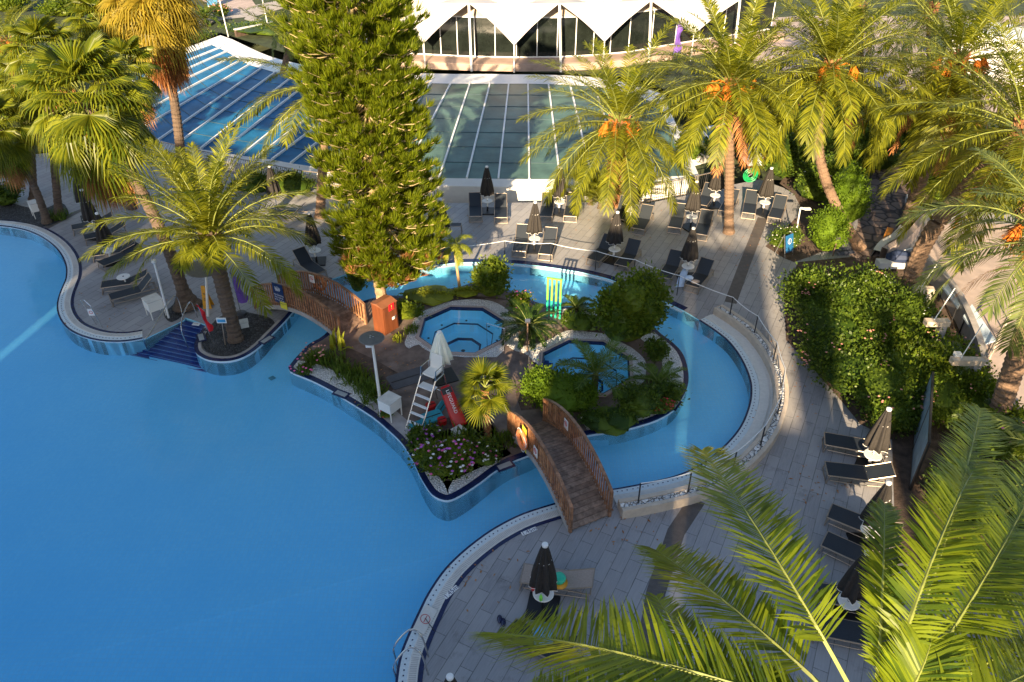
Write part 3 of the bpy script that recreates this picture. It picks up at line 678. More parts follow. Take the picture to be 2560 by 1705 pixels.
for a in [
 ((1219, 529), 'black closed umbrella at the back railing nearest the pine', 'white table between the two loungers nearest the pine'),
 ((1398, 532), 'sunlit closed umbrella at the back railing left of the fat palm', 'white table of the sunlit umbrella at the back railing'),
 ((1336, 625), 'closed umbrella with sunlit grey folds behind the rope fence', 'white table right above the rope fence'),
 ((1534, 652), 'brownish closed umbrella leaning over a lounger right of the sun patch', 'white table just behind the rope, right of the brown umbrella'),
 ((1576, 553), 'black closed umbrella hidden under the fronds of the fat palm', 'white table under the palm fronds near the railing'),
 ((1726, 569), 'navy looking closed umbrella left of the tall palm trunk', 'white table left of the foot of the tall palm trunk'),
 ((1784, 515), 'black closed umbrella directly behind the tall palm trunk', 'white table behind the tall palm trunk'),
 ((1907, 533), 'black closed umbrella beside the green hose reel', 'white table at the end of the dark paving band'),
 ((1716, 695), 'black closed umbrella with white piping nearest the channel', 'white table with a pale blue towel hanging beside it'),
 ((225, 545), 'dark closed umbrella below the fan palms in the left row', None),
 ((243, 592), 'closed umbrella furthest back beside the left white tables', 'white table at the back of the left lounger row'),
 ((282, 655), 'black closed umbrella in the middle of the left lounger row', 'white table behind the black umbrella of the left row'),
 ((552, 520), 'dark closed umbrella beneath the glass roof edge left', None),
 ((694, 528), 'dark closed umbrella behind the right fronds of the spit palm', None),
 ((792, 655), 'dark closed umbrella against the left flank of the pine', 'white table beside the lounger behind the far bridge'),
 ((1108, 618), 'black closed umbrella against the right flank of the pine', None),
 ((2170, 1172), 'sunlit brown closed umbrella uppermost on the right of the deck', 'white table in front of the uppermost right umbrella'),
 ((2163, 1362), 'dark brown closed umbrella in the middle of the right lounger row', 'white table just above the upright palm frond'),
 ((2108, 1540), 'lowest brown closed umbrella on the right, seen between fronds', 'white table glimpsed between the near palm fronds'),
 ((1357, 1520), 'black closed umbrella beside the towel covered lounger', 'white table with a green bottle near the towel covered lounger'),
 ((1137, 1850), 'closed umbrella cut off by the bottom of the picture', None),
]: umbrella(*a)
copy_thing(tprot, G(318, 722), 0, 'white table of the front left pair of loungers near the lantern', TG)
# side stand near the channel
def frame_stand(px, label):
    p = G(*px); t = thing('luggage_stand', p, label, 'stand')
    m = MB()
    for s in (-1, 1):
        m.tube([p+V((s*.3, -.2, 0)), p+V((s*.28, -.15, .5)), p+V((s*.28, .25, .5)), p+V((s*.3, .3, 0))], .018, 6)
    m.tube([p+V((-.28, -.15, .5)), p+V((.28, -.15, .5))], .018, 6); m.build('frame', MT['frame'], t)
    m = MB(); m.box(p+V((0, .05, .5)), (.56, .38, .02)); m.build('top', MT['sling'], t)
frame_stand((1140, 585), 'small grey metal stand on the deck right of the pine')
frame_stand((1136, 640), 'small metal stand beside the thin young palm behind the channel')

# ================================================================ bridges
def bridge(A, B, W, rise, rail_h, label, n_slats):
    A, B, W = V(A), V(B), V(W); Ld = B-A; Lh = Ld.length; d = Ld.normalized(); wd = W.normalized()
    t = thing('footbridge', A+Ld/2+W/2, label, 'bridge')
    zz = lambda s: .08+rise*(1-(2*s-1)**2)
    P = lambda s, q, dz=0.0: A+Ld*s+W*q+V((0, 0, zz(s)+dz))
    n = int(Lh/.15)
    m = MB()
    for i in range(n):
        s0, s1 = (i+.04)/n, (i+.96)/n
        q = [P(s0, .02), P(s1, .02), P(s1, .98), P(s0, .98)]
        m.add(q+[x-V((0, 0, .04)) for x in q], [(0, 1, 2, 3), (7, 6, 5, 4), (0, 4, 5, 1), (1, 5, 6, 2), (2, 6, 7, 3), (3, 7, 4, 0)])
    m.build('deck', MT['plank'], t)
    for q0, q1 in ((-.03, .03), (.97, 1.03)):
        m = MB(); K = 20
        for i in range(K):
            s0, s1 = i/K, (i+1)/K
            c = [P(s0, q0, -.05), P(s1, q0, -.05), P(s1, q1, -.05), P(s0, q1, -.05)]
            l = [V((x.x, x.y, x.z-.20)) for x in c]
            m.add(c+l, [(0, 1, 2, 3), (7, 6, 5, 4), (0, 4, 5, 1), (2, 6, 7, 3)])
            if i == 0: m.add([c[0], c[3], l[3], l[0]], [(0, 1, 2, 3)])
            if i == K-1: m.add([c[1], c[2], l[2], l[1]], [(0, 1, 2, 3)])
        m.build('arch_beam', MT['concrete'], t)
    for q in (0.0, 1.0):
        m = MB(); 
        for i in range(n_slats):
            s = (i+.5)/n_slats; p = P(s, q)
            m.bar(p+V((0, 0, -.12)), p+V((0, 0, rail_h-.02)), .055, .03) if False else m.box(p+V((0, 0, (rail_h-.14)/2)), (.06, .03, rail_h+.08), rz=atan2(d.y, d.x))
        r = m.build('railing', MT['wood'], t)
        m = MB()
        for i in range(24):
            s0, s1 = i/24, (i+1)/24
            m.bar(P(s0, q, rail_h), P(s1, q, rail_h), .10, .05); 
        m.build('handrail', MT['woodtop'], r)
        m = MB()
        for i in range(24): m.bar(P(i/24, q, .10), P((i+1)/24, q, .10), .04, .06)
        m.build('bottom_rail', MT['woodtop'], r)
        m = MB()
        for s in (0, 1):
            p = P(s, q); m.box(p+V((0, 0, rail_h/2-.04)), (.09, .09, rail_h+.1), rz=atan2(d.y, d.x))
        m.build('post', MT['woodtop'], r)
    return t, P, d
b1, P1_, d1_ = bridge(G(640, 772), G(852, 848), (G(903, 817)-G(852, 845))*1.25, .72, .98, 'arched wooden footbridge with blue notice between the palm spit and the pine', 36)
b2, P2_, d2_ = bridge(G(1272, 1086), G(1425, 1330), G(1523, 1290)-G(1425, 1330), .72, .98, 'arched wooden footbridge with the orange life ring, nearest the viewer', 36)
def plate(name, o, ux, uy, w, h, mat, label, cat, items=(), th=.02):
    # a flat board: o centre, items: (text, size, dx, dy, mat)
    o, ux, uy = V(o), V(ux).normalized(), V(uy).normalized(); n = ux.cross(uy)
    t = thing(name, o, label, cat)
    R = Matrix((ux, uy, n)).transposed()
    m = MB(); m.box(o, (w, h, th), rot=R); m.build('board', mat, t)
    for body, size, dx, dy, mt in items:
        m = MB(); put_text(m, body, size, o+ux*dx+uy*dy, ux, uy, th/2+.004); m.build('lettering', mt, t)
    return t, n
def ring_mb(m, o, ux, uy, r, w, off, K=28):
    o, ux, uy = V(o), V(ux).normalized(), V(uy).normalized(); n = ux.cross(uy); vs = []
    for k in range(K):
        q = 2*pi*k/K
        for rr in (r, r-w): vs.append(o+n*off+ux*rr*cos(q)+uy*rr*sin(q))
    m.add(vs, [(2*k, 2*((k+1) % K), 2*((k+1) % K)+1, 2*k+1) for k in range(K)])
up = V((0, 0, 1))
o1 = P1_(.36, -.06, .58)
tt, n_ = plate('notice_board', o1, d1_, up, .56, .92, MT['blue'], 'navy notice reading No Smoking No Vaping In Pool Area on the far bridge', 'sign',
   [('No Smoking', .105, 0, -.08, MT['txtw']), ('No Vaping', .105, 0, -.20, MT['txtw']), ('In Pool Area', .105, 0, -.32, MT['txtw'])])
m = MB()
for k, (dx, dy, r) in enumerate(((0, .24, .09), (-.07, .19, .06), (.08, .2, .06))): ring_mb(m, o1+d1_*dx+up*dy, d1_, up, r, .015, .015, 14)
for k in range(5): m.bar(o1+d1_.cross(up)*.016+d1_*(-.12+.05*k)+up*.1, o1+d1_.cross(up)*.016+d1_*(-.15+.075*k)+up*.3, .012, .004)
m.build('emblem', MT['txtw'], tt)
o2 = P1_(.40, -.07, .02)
plate('small_sign', o2, d1_, up, .36, .32, MT['yellow2'], 'small white and yellow sign at the foot of the far bridge railing', 'sign', [('CAUTION', .07, 0, .08, MT['txtd'])])
def nosign(P, s, q, side, label, dz=.6):
    o = P(s, q, dz)
    ux = d1_ if P is P1_ else d2_
    if side < 0: pass
    t, n = plate('prohibition_sign', o, ux, up, .26, .36, MT['wpaint'], label, 'sign', [('NO DIVING', .04, 0, -.13, MT['txtr'])])
    m = MB(); ring_mb(m, o+up*.04, ux, up, .1, .02, .015); ring_mb(m, o+up*.04, ux, up, .05, .015, .016); m.bar(o+n*.016+ux*-.065+up*.105, o+n*.016+ux*.065+up*-.025, .02, .004); m.build('symbol', MT['txtr'], t)
nosign(P1_, .45, .93, 1, 'white prohibition sign on the rear railing of the far bridge', .75)
nosign(P2_, .50, -.06, 1, 'white prohibition sign just right of the orange life ring', .45)
nosign(P2_, .38, .94, 1, 'white prohibition sign inside the right railing of the nearer bridge', .62)
# life ring on its yellow board
o = P2_(.33, -.11, .42); nn = d2_.cross(up)
t = thing('life_ring', o, 'orange life ring with white rope hung on the outside of the nearer bridge', 'life ring')
m = MB(); K = 32; pts = [o+nn*.05+(d2_*cos(2*pi*k/K)+up*sin(2*pi*k/K)*1.0)*.29 for k in range(K+1)]; m.tube(pts, .075, 10, False); m.build('ring', M('life ring foam', (.85, .28, .12), .55), t, smooth_=True)
m = MB(); m.tube([o+nn*.08+(d2_*cos(q)+up*sin(q))*(.37+.05*sin(q*4)) for q in [2*pi*k/40 for k in range(41)]], .012, 5, False); m.build('rope', MT['wpaint'], t)
t = thing('rescue_board', o, 'yellow backing board behind the orange life ring', 'board')
m = MB(); m.box(o-nn*.035+up*.0, (.3, 1.0, .015), rot=Matrix((d2_, up, nn)).transposed()); m.build('board', MT['yellow2'], t)
# shutter like hanging pieces on the rear rail of bridge 1: orange ring seen from behind
o = P1_(.47, 1.08, .45); nn = d1_.cross(up)
t = thing('life_ring', o, 'orange life ring seen through the rear railing of the far bridge', 'life ring')
m = MB(); m.tube([o-nn*.05+(d1_*cos(2*pi*k/24)+up*sin(2*pi*k/24))*.3 for k in range(25)], .075, 8, False); m.build('ring', MT['orange'], t, smooth_=True)

# ================================================================ things on the island
def cuboid_lantern(px, label, h=.95, s=.55, rz=.5, leg=True):
    p = G(*px, 0.05); t = thing('box_lantern', p, label, 'lantern')
    z0 = .38 if leg else .0; 
    m = MB(); m.box(p+V((0, 0, z0+s*.36)), (s, s, s*.72), rz=rz); m.build('shade', MT['lantern'], t)
    m = MB(); m.box(p+V((0, 0, z0+s*.72+.012)), (s+.03, s+.03, .03), rz=rz); m.build('lid', M('lantern lid '+str(px[0]), (.62, .60, .56), .5), t)
    if leg:
        R = Matrix.Rotation(rz, 3, 'Z')
        for a, b in ((-1, -1), (1, -1), (1, 1), (-1, 1)):
            m = MB(); q = p+R@V((a*s*.46, b*s*.46, 0)); m.box(q+V((0, 0, (z0+s*.7)/2)), (.035, .035, z0+s*.7), rz=rz); m.build('leg', MT['lantern'], t)
cuboid_lantern((978, 1040), 'white box lantern on legs at the pool edge beside the lifeguard chair', s=.58, rz=.95)
cuboid_lantern((392, 788), 'white box lantern on legs on the left lounger deck above the pool steps', s=.62, rz=.75)
cuboid_lantern((100, 540), 'white box lantern in the dark bed under the leaning fan palm trunks', s=.6, rz=.7)
cuboid_lantern((612, 815), 'small white box light behind the trunk of the spit date palm', s=.32, rz=.4, leg=False)
cuboid_lantern((1148, 1090), 'small grey white box among the flowers in front of the red board', s=.38, rz=.75, leg=False)
# disc lamps
def disc_lamp(base, toppx, label, r=.62):
    p = G(*base, .05); q = AtY(toppx[0], toppx[1], p.y); hh = q.z; t = thing('disc_lamp', p, label, 'lamp')
    tp = V((q.x, p.y, hh))
    m = MB(); m.tube([p, tp], .05, 10, rr=[.06, .045]); m.build('pole', MT['lantern'], t)
    m = MB(); m.lathe([(0, -.08), (.12, -.08), (r*.5, -.03), (r, -.01), (r+.02, .01), (r, .03), (r*.3, .05), (0, .06)], tp, 40); m.build('disc', MT['discm'], t, smooth_=False)
    m = MB(); m.box(tp+V((-.12, 0, -.20)), (.2, .2, .24)); m.build('lamp_head', MT['wpaint'], t)
    m = MB()
    for a in (0, 2.1, 4.2): m.lathe([(.03, .05), (.03, .08), (0, .09)], tp+V((.06*cos(a), .06*sin(a), 0)), 8)
    m.build('fitting', MT['steel'], t)
disc_lamp((952, 1012), (929, 846), 'lamp with a wide grey disc on a pale pole on the island', .42)
disc_lamp((520, 790), (514, 670), 'dark disc lamp standing behind the crown of the spit palm', .78)
# cabinet
p = G(960, 838, .05); rz = radians(-40); R = Matrix.Rotation(rz, 3, 'Z')
t = thing('utility_cabinet', p, 'rust brown cabinet with a sloping roof at the foot of the pine', 'cabinet')
cc = p+V((.05, .55, 0)); rz = radians(52)
t.scale = (.86, .86, .86)
R = Matrix.Rotation(rz, 3, 'Z')
m = MB(); m.box(cc+V((0, 0, .75)), (.9, .75, 1.5), rz=rz); m.build('body', MT['cabinet'], t)
m = MB(); a = [cc+R@V((x*.49, y*.42, z)) for x, y, z in ((-1, -1, 1.505), (1, -1, 1.505), (1, 1, 1.55), (-1, 1, 1.55), (-1, 0, 1.64), (1, 0, 1.64))]
m.add(a, [(0, 1, 5, 4), (4, 5, 2, 3), (0, 4, 3), (1, 2, 5)]); m.build('roof', M('brown roof', (.23, .09, .045), .5), t)
m = MB(); q = cc+R@V((0, -.387, .74)); m.box(q, (.78, .02, 1.32), rz=rz); dr = m.build('door', MT['cabinet'], t)
m = MB(); m.box(cc+R@V((.29, -.405, .74)), (.04, .03, .16), rz=rz); m.build('handle', MT['steel'], dr)
ux = R@V((1, 0, 0)); o = cc+R@V((0.0, -.402, 1.18))
t2, _n = plate('warning_sticker', o, ux, up, .3, .3, MT['redflag'], 'red and yellow warning sticker on the brown cabinet door', 'sticker', [('!', .26, 0, 0, MT['yellow2'])], .012)
t2, _n = plate('white_sticker', cc+R@V((.05, -.402, .62)), ux, up, .13, .13, MT['wpaint'], 'small white sticker low on the brown cabinet door', 'sticker', [], .012)
# lifeguard chair
f = G(1015, 1070, .05); q0 = G(1046, 1083, .05)
side = (q0-f); side.z = 0; side.normalize(); W_ = .62; back = V((-side.y, side.x, 0))
t = thing('lifeguard_chair', f, 'tall metal lifeguard chair with ladder rungs and a white seat', 'lifeguard chair')
H_ = 1.6
m = MB()
for k in (0, 1):
    a = f+side*W_*k; b = a+back*1.05+V((0, 0, H_)); c_ = b+back*.5
    m.tube([a, b, c_], .028, 8); m.tube([c_, V((c_.x, c_.y, 0.05))+back*.35], .028, 8)
    m.tube([b+V((0, 0, .0)), b+back*.05+V((0, 0, .38)), c_+V((0, 0, .38)), c_], .022, 6)
m.tube([f+back*1.55+V((0, 0, H_)), f+side*W_+back*1.55+V((0, 0, H_))], .022, 6)
m.tube([f+back*1.85+V((0, 0, .5)), f+side*W_+back*1.85+V((0, 0, .5))], .02, 6)
m.build('frame', MT['steel'], t)
for k in range(5):
    u = .14+.17*k; a = f+back*1.05*u+V((0, 0, H_*u)); m = MB(); m.box(a+side*W_/2, (W_, .10, .03), rz=atan2(side.y, side.x)); m.build('rung', MT['wpaint'], t)
sc = f+side*W_/2+back*1.32+V((0, 0, H_+.12))
m = MB(); m.box(sc, (.50, .48, .05), rz=atan2(side.y, side.x)); m.box(sc-back*.02+V((0, 0, -.04)), (.42, .42, .05), rz=atan2(side.y, side.x)); m.build('seat', MT['lantern'], t)
m = MB(); m.box(sc+back*.27+V((0, 0, .28)), (.48, .04, .55), rot=Matrix.Rotation(atan2(side.y, side.x), 3, 'Z')@Matrix.Rotation(-.2, 3, 'X')); m.build('backrest', MT['lantern'], t)
m = MB(); m.box(f+side*W_/2+back*1.0+V((0, 0, H_-.32)), (W_, .3, .03), rz=atan2(side.y, side.x)); m.build('footrest', MT['wpaint'], t)
# cream umbrella
ub = G(1112, 1010, .05); tu = AtY(1103, 826, ub.y); 
uu = make_umbrella(2.55, MT['cream_c'], 'cream closed umbrella on the lifeguard chair', wide=1.15); uu['group'] = UG
uy_ = ub.y+.3; tz = AtY(1103, 826, uy_); uu.scale = (1, 1, .78); uu.location = V((tz.x, uy_, tz.z-2.6*.78)); uu.rotation_euler = (0, radians(-2), .4)
# red rescue board (with the letters the photograph shows) and turquoise floats
rb = G(1170, 1078, .05); rt_ = AtY(1112, 965, rb.y+.35)
t = thing('rescue_bag', rb, 'long red inflatable rescue bag with white LIFEGUARD letters beside the ladder', 'rescue bag')
a = G(1152, 1072, .05)+V((0, 0, .12)); b = V((AtY(1112, 965, a.y+.9).x, a.y+.9, AtY(1112, 965, a.y+.9).z)); 
ax = (b-a).normalized(); wx = V((1, .1, 0)); wx = (wx-ax*wx.dot(ax)).normalized(); nn = wx.cross(ax)
m = MB()
K = 12; n = 20; vs = []
for i in range(K+1):
    u = i/K; wv = (.26-.05*u)*(1 if u < .96 else .75); hv = .11; c_ = a.lerp(b, u)
    for k in range(n):
        q = 2*pi*k/n; vs.append(c_+wx*wv*math.copysign(abs(cos(q))**.6, cos(q))+nn*hv*math.copysign(abs(sin(q))**.6, sin(q)))
m.add(vs, [(i*n+k, i*n+(k+1) % n, (i+1)*n+(k+1) % n, (i+1)*n+k) for i in range(K) for k in range(n)]+[tuple(range(n))[::-1], tuple(K*n+k for k in range(n))])
m.build('body', MT['red'], t, smooth_=True)
L_ = (b-a).length
m = MB(); put_text(m, 'LIFEGUARD', .17, a+ax*L_*.60+nn*.115+wx*.02, -ax, wx.copy() if False else nn.cross(-ax), .004); m.build('lettering', MT['txtw'], t)
m = MB(); m.box(a+ax*L_*.88+nn*.095, (.36, .22, .03), rot=Matrix((wx, ax, nn)).transposed()); m.build('black_patch', MT['black'], t)
def slab(name, px, size, rz, z, tilt, mat, label, cat='float'):
    p = G(*px, .05+z); t = thing(name, p, label, cat)
    m = MB(); R = Matrix.Rotation(rz, 3, 'Z')@Matrix.Rotation(tilt, 3, 'X')
    pts = []; hx, hy, r = size[0]/2, size[1]/2, .1
    for cx, cy, s0 in ((hx-r, hy-r, 0), (-hx+r, hy-r, pi/2), (-hx+r, -hy+r, pi), (hx-r, -hy+r, 1.5*pi)):
        for k in range(4): pts.append((cx+r*cos(s0+k*pi/6), cy+r*sin(s0+k*pi/6)))
    n = len(pts); vs = [p+R@V((x, y, zz_)) for zz_ in (0, size[2]) for x, y in pts]
    m.add(vs, [(k, (k+1) % n, n+(k+1) % n, n+k) for k in range(n)]+[tuple(range(n))[::-1], tuple(range(n, 2*n))]); m.build('pad', mat, t)
    m = MB(); m.box(p+R@V((0, 0, size[2]+.006)), (size[0]*.9, .03, .012), rot=R); m.build('strap', MT['black'], t)
slab('float_pad', (1051, 1068), (.75, .5, .1), .5, .0, .12, MT['turq'], 'turquoise float pad between the ladder legs')
slab('float_pad', (1080, 1045), (.75, .5, .1), .5, .12, .12, MT['turq'], 'upper turquoise float pad resting against the red bag')
slab('float_pad', (1100, 1020), (.6, .35, .06), 1.2, .1, 1.2, MT['turq'], 'upright turquoise float standing behind the red bag')
slab('red_cushion', (1077, 1020), (.36, .3, .18), .5, .05, .1, MT['red'], 'small red cushion behind the turquoise pads', 'cushion')
slab('red_pouch', (1105, 1058), (.3, .3, .2), .5, .02, .1, MT['red'], 'red pouch at the bottom left of the rescue bag', 'pouch')
slab('floor_mat', (1020, 945), (1.5, .9, .02), .5, .01, 0, M('grey mat', (.09, .09, .10), .9), 'dark grey mat on the island path behind the lifeguard chair', 'mat')
slab('floor_mat', (2110, 628), (.9, .6, .02), .2, .02, 0, M('grey blue mat', (.10, .11, .15), .9), 'grey mat on the small path right of the leaning palm', 'mat')
# green pipes rack
a = G(1378, 790, .05)
t = thing('pipe_rack', a, 'upright rack of four lime and green tubes at the back edge of the island', 'rack')
hh = AtY(1368, 694, a.y).z; pa = V((AtY(1370, 700, a.y).x, a.y, 0)); pb = V((AtY(1402, 700, a.y).x, a.y-.2, 0)); 
m = MB()
for k in range(4):
    c_ = pa.lerp(pb, k/3)
    m.tube([c_+V((0, 0, hh*.45)), c_+V((0, 0, hh))], .045, 10)
m.build('upper_tubes', MT['lime'], t)
m = MB()
for k in range(4):
    c_ = pa.lerp(pb, k/3); m.tube([c_+V((0, 0, .05)), c_+V((0, 0, hh*.45))], .045, 10)
m.build('lower_tubes', MT['teal'], t)
m = MB(); m.bar(pa+V((-.05, 0, hh)), pb+V((.05, 0, hh)), .1, .05); m.build('top_bar', MT['lime'], t)
# garden spotlights
def spot(px, h, label):
    p = G(*px, .05); t = thing('garden_spotlight', p, label, 'spotlight')
    m = MB(); m.tube([p, p+V((0, 0, h))], .03, 8); m.build('post', MT['trunk'], t)
    m = MB(); m.box(p+V((0, -.05, h)), (.2, .14, .12), rot=Matrix.Rotation(.4, 3, 'X')); m.build('head', MT['steel'], t)
spot((1318, 880), 1.5, 'spotlight on a thin post between the two spa pools')
spot((2082, 640), 1.0, 'pale spotlight post beside the leaning palm trunk')
# small skimmer hatches on kerbs
for px, rz, lb in (((853, 985), -.5, 'navy framed skimmer lid in the left gravel edge of the island'), ((1262, 1165), .5, 'navy framed skimmer lid in front of the flower bed'), ((1686, 1012), 1.0, 'navy framed skimmer lid at the right end of the island'),
                   ((503, 844), -1.1, 'skimmer lid on the left edge of the palm spit'), ((667, 850), 1.0, 'skimmer lid on the right edge of the palm spit')):
    p = G(*px, .06); t = thing('skimmer_lid', p, lb, 'lid')
    m = MB(); m.box(p+V((0, 0, .012)), (.62, .36, .024), rz=rz); m.build('frame', MT['navy'], t)
    m = MB(); m.box(p+V((0, 0, .028)), (.48, .2, .016), rz=rz); m.build('plate', M('lid plate', (.33, .36, .38), .4), t)

# ================================================================ signs, flags, rails on the left deck
def flag(px, h, lean, mat, label, w=.55, hh=None, cone=False):
    p = G(*px, .03); t = thing('feather_flag', p, label, 'flag'); tp = p+V((lean[0], lean[1], h))
    m = MB(); m.tube([p, tp], .018, 6); m.build('pole', MT['steel'], t)
    m = MB(); K = 10; z0 = .28 if hh is None else 1-hh; vs = []
    for i in range(K+1):
        u = z0+(1-z0)*i/K; c_ = p.lerp(tp, u); ww = w*min(1, (1-u)*5+.02)*(.75+.25*sin(i*.9))
        vs += [c_, c_+V((ww*.8, .06*sin(i*1.3), -.05*i/K)), c_+V((ww*.4, -.10+.05*sin(i), 0))]
    m.add(vs, [f for i in range(K) for f in ((3*i, 3*i+2, 3*i+5, 3*i+3), (3*i+2, 3*i+1, 3*i+4, 3*i+5))]); m.build('cloth', mat, t)
    if 'purple' in label:
        m = MB(); m.lathe([(0, 0), (.25, 0), (.22, .08), (0, .1)], p, 14); m.build('base', MT['dkmetal'], t)
    return t, p, tp
flag((531, 852), 1.75, (-.25, .05), MT['redflag'], 'red flag hanging limp on a pole at the head of the pool steps', .32, .72)
t, p, tp = flag((603, 785), 2.0, (-.12, .15), MT['purple'], 'purple feather flag behind the spit palm and left of the far bridge', .62)
t, p, tp = flag((1676, 172), 3.9, (.25, .1), MT['purple'], 'tall purple banner in front of the dark glazed facade', .8)
# wet floor cone sign
p = G(518, 772); t = thing('wet_floor_sign', p, 'yellow folding wet floor sign standing tall beside the red flag', 'sign')
m = MB()
a, b, top_ = p+V((-.17, 0, 0)), p+V((.20, 0, 0)), p+V((-.02, .12, 1.05))
vs = [a, b, p+V((.04, .16, 1.05)), p+V((-.10, .16, 1.05)), a+V((0, .03, 0)), b+V((0, .03, 0)), p+V((.04, .19, 1.05)), p+V((-.10, .19, 1.05))]
m.add(vs, [(0, 1, 2, 3), (7, 6, 5, 4), (0, 4, 5, 1), (1, 5, 6, 2), (2, 6, 7, 3), (3, 7, 4, 0)])
vs = [V((x.x, 2*p.y+.36-x.y, x.z)) for x in vs]; m.add(vs, [(3, 2, 1, 0), (4, 5, 6, 7), (1, 5, 4, 0), (2, 6, 5, 1), (3, 7, 6, 2), (0, 4, 7, 3)]); m.build('panels', MT['yellow'], t)
m = MB(); nrm = V((0, -.98, .15)); 
ring_mb(m, p+V((.0, .055, .45)), V((1, 0, 0)), V((0, .15, 1)), .08, .03, .01, 3); m.bar(p+V((-.07, .1, .72)), p+V((.03, .1, .72)), .01, .02); m.bar(p+V((-.08, .11, .66)), p+V((.05, .085, .66)), .01, .02); m.build('symbol', MT['dkmetal'], t)
# small blue and white sign on a stake
p = G(563, 862, .03); t = thing('stake_sign', p, 'small blue and white sign on a wooden stake in the dark gravel', 'sign')
tp_ = AtY(554, 800, p.y); m = MB(); m.bar(p, V((tp_.x, p.y, tp_.z)), .04, .03); m.build('stake', MT['frame'], t)
cc = V((tp_.x, p.y-.03, tp_.z)); m = MB(); m.box(cc, (.38, .03, .24)); m.build('board', MT['wpaint'], t)
m = MB(); m.box(cc+V((0, -.018, -.01)), (.32, .012, .13)); m.build('picture', M('sea blue', (.05, .32, .6), .5), t)
# hoop rail with a sign
p = G(250, 815); q = G(232, 805); t = thing('hoop_rail', p, 'thin steel hoop with a small white sign at the edge of the left deck', 'handrail')
a, b = G(257, 820), G(241, 812); m = MB(); hA = AtY(236, 755, a.y).z
m.tube([a, a+V((-.25, .1, hA*.8)), a+V((-.45, .15, hA)), b+V((-.35, .1, hA*.9)), b], .02, 7); m.build('hoop', MT['steel'], t)
c_ = V((AtY(228, 779, b.y-.02).x, b.y-.05, AtY(228, 779, b.y).z)); m = MB(); m.box(c_, (.24, .02, .32)); m.build('sign_plate', MT['wpaint'], t)
m = MB(); ring_mb(m, c_+V((0, -.012, 0)), V((1, 0, 0)), V((0, 0, 1)), .08, .025, .004, 16); m.build('sign_symbol', MT['txtr'], t)
# handrails of the steps
def rail(pts, label, r=.024):
    t = thing('pool_handrail', pts[0], label, 'handrail'); m = MB(); m.tube(smooth(pts, 5), r, 8); m.build('rail', MT['steel'], t)
    return t
a, b = G(457, 788), G(368, 872, -.5)
t = rail([a, a+V((-.15, 0, .95)), G(360, 845, .55)+V((.2, .15, .1)), G(360, 850, .45), b], 'steel handrail sloping down the left side of the pool steps')
a, b = G(490, 800, .0), G(478, 872, -.6)
t = rail([a+V((0, .2, 0)), a+V((-.05, 0, .9)), b+V((-.1, -.1, 1.2)), b+V((0, -.2, .1))], 'steel handrail bending into the water on the right of the pool steps')
# tile with depth mark, and depth lettering
def depth(px, txt, ang, sz=.2, mat='txtd', w=.5):
    p = G(*px, .018); t = thing('depth_tile', p, 'white depth tile reading '+txt[0]+' '+txt[1], 'depth marker')
    R = Matrix.Rotation(ang, 3, 'Z'); m = MB(); m.box(p, (w, .14, .012), rz=ang); m.build('tile', MT['wpaint'], t)
    m = MB(); put_text(m, txt[0], sz, p+V((0, 0, .006)), R@V((1, 0, 0)), R@V((0, 1, 0)), .004); m.build('lettering', MT[mat], t)
depth((1323, 1328), ('1.45m', 'in the border by the nearer bridge'), radians(28))
depth((1128, 1480), ('1.45m', 'further down the curved border'), radians(49))
p = G(491, 810, .02); t = thing('depth_tile', p, 'small white tile at the head of the navy steps', 'depth marker'); m = MB(); m.box(p, (.32, .2, .02), rz=-.2); m.build('tile', MT['wpaint'], t)
m = MB(); put_text(m, '0.30', .1, p+V((0, 0, .012)), (1, -.2, 0), (.2, 1, 0), .004); m.build('lettering', MT['txtd'], t)
p = G(1654, 735, .02); t = thing('depth_tile', p, 'pale tile with a small mark on the navy border of the channel', 'depth marker'); m = MB(); m.box(p, (.75, .28, .02), rz=-.5); m.build('tile', MT['concrete'], t)
m = MB(); put_text(m, '1.10', .17, p+V((0, 0, .012)), (1, -.5, 0), (.5, 1, 0), .004); m.build('lettering', MT['txtw'], t)
# no diving sign lying on the coping bottom left + ladder
p = G(1063, 1548, .1); t = thing('prohibition_sign', p, 'oval prohibition sign on a leaning white board at the lower coping', 'sign')
ux = V((.35, .9, 0)).normalized(); uy = V((-.9, .35, .35)).normalized()
m = MB(); m.box(p, (.80, .34, .02), rot=Matrix((ux, uy, ux.cross(uy))).transposed()); m.build('board', MT['cream'], t)
m = MB(); ring_mb(m, p, ux, uy, .14, .02, .015); m.bar(p+ux*-.1+ux.cross(uy)*.016, p+ux*.1+ux.cross(uy)*.016, .02, .004); m.build('symbol', MT['txtr'], t)
m = MB(); m.tube([p+ux*.4, p+ux*.4+V((.02, 0, -.1))], .012, 5); m.tube([G(1088, 1580), p+V((0, 0, .05))], .01, 5); m.build('support', MT['dkmetal'], t)
t = thing('pool_ladder', G(1030, 1640), 'dark steel pool ladder curving over the coping at the bottom', 'ladder')
m = MB()
for y0, y1 in ((1600, 1645), (1645, 1690)):
    a = G(1071, y0+42); b = G(990, y0+52, -.2)
    m.tube(smooth([a, a+V((-.15, .1, .75)), a+V((-.45, .15, .9)), b+V((.0, 0, .6)), b, b+V((-.02, -.05, -.9))], 5), .025, 8)
for k in range(4):
    a = G(990, 1652, -.2)-V((0, 0, .1+.25*k)); b = G(990, 1697, -.2)-V((0, 0, .1+.25*k)); m.tube([a, b], .022, 6)
m.build('rails', MT['steel'], t)
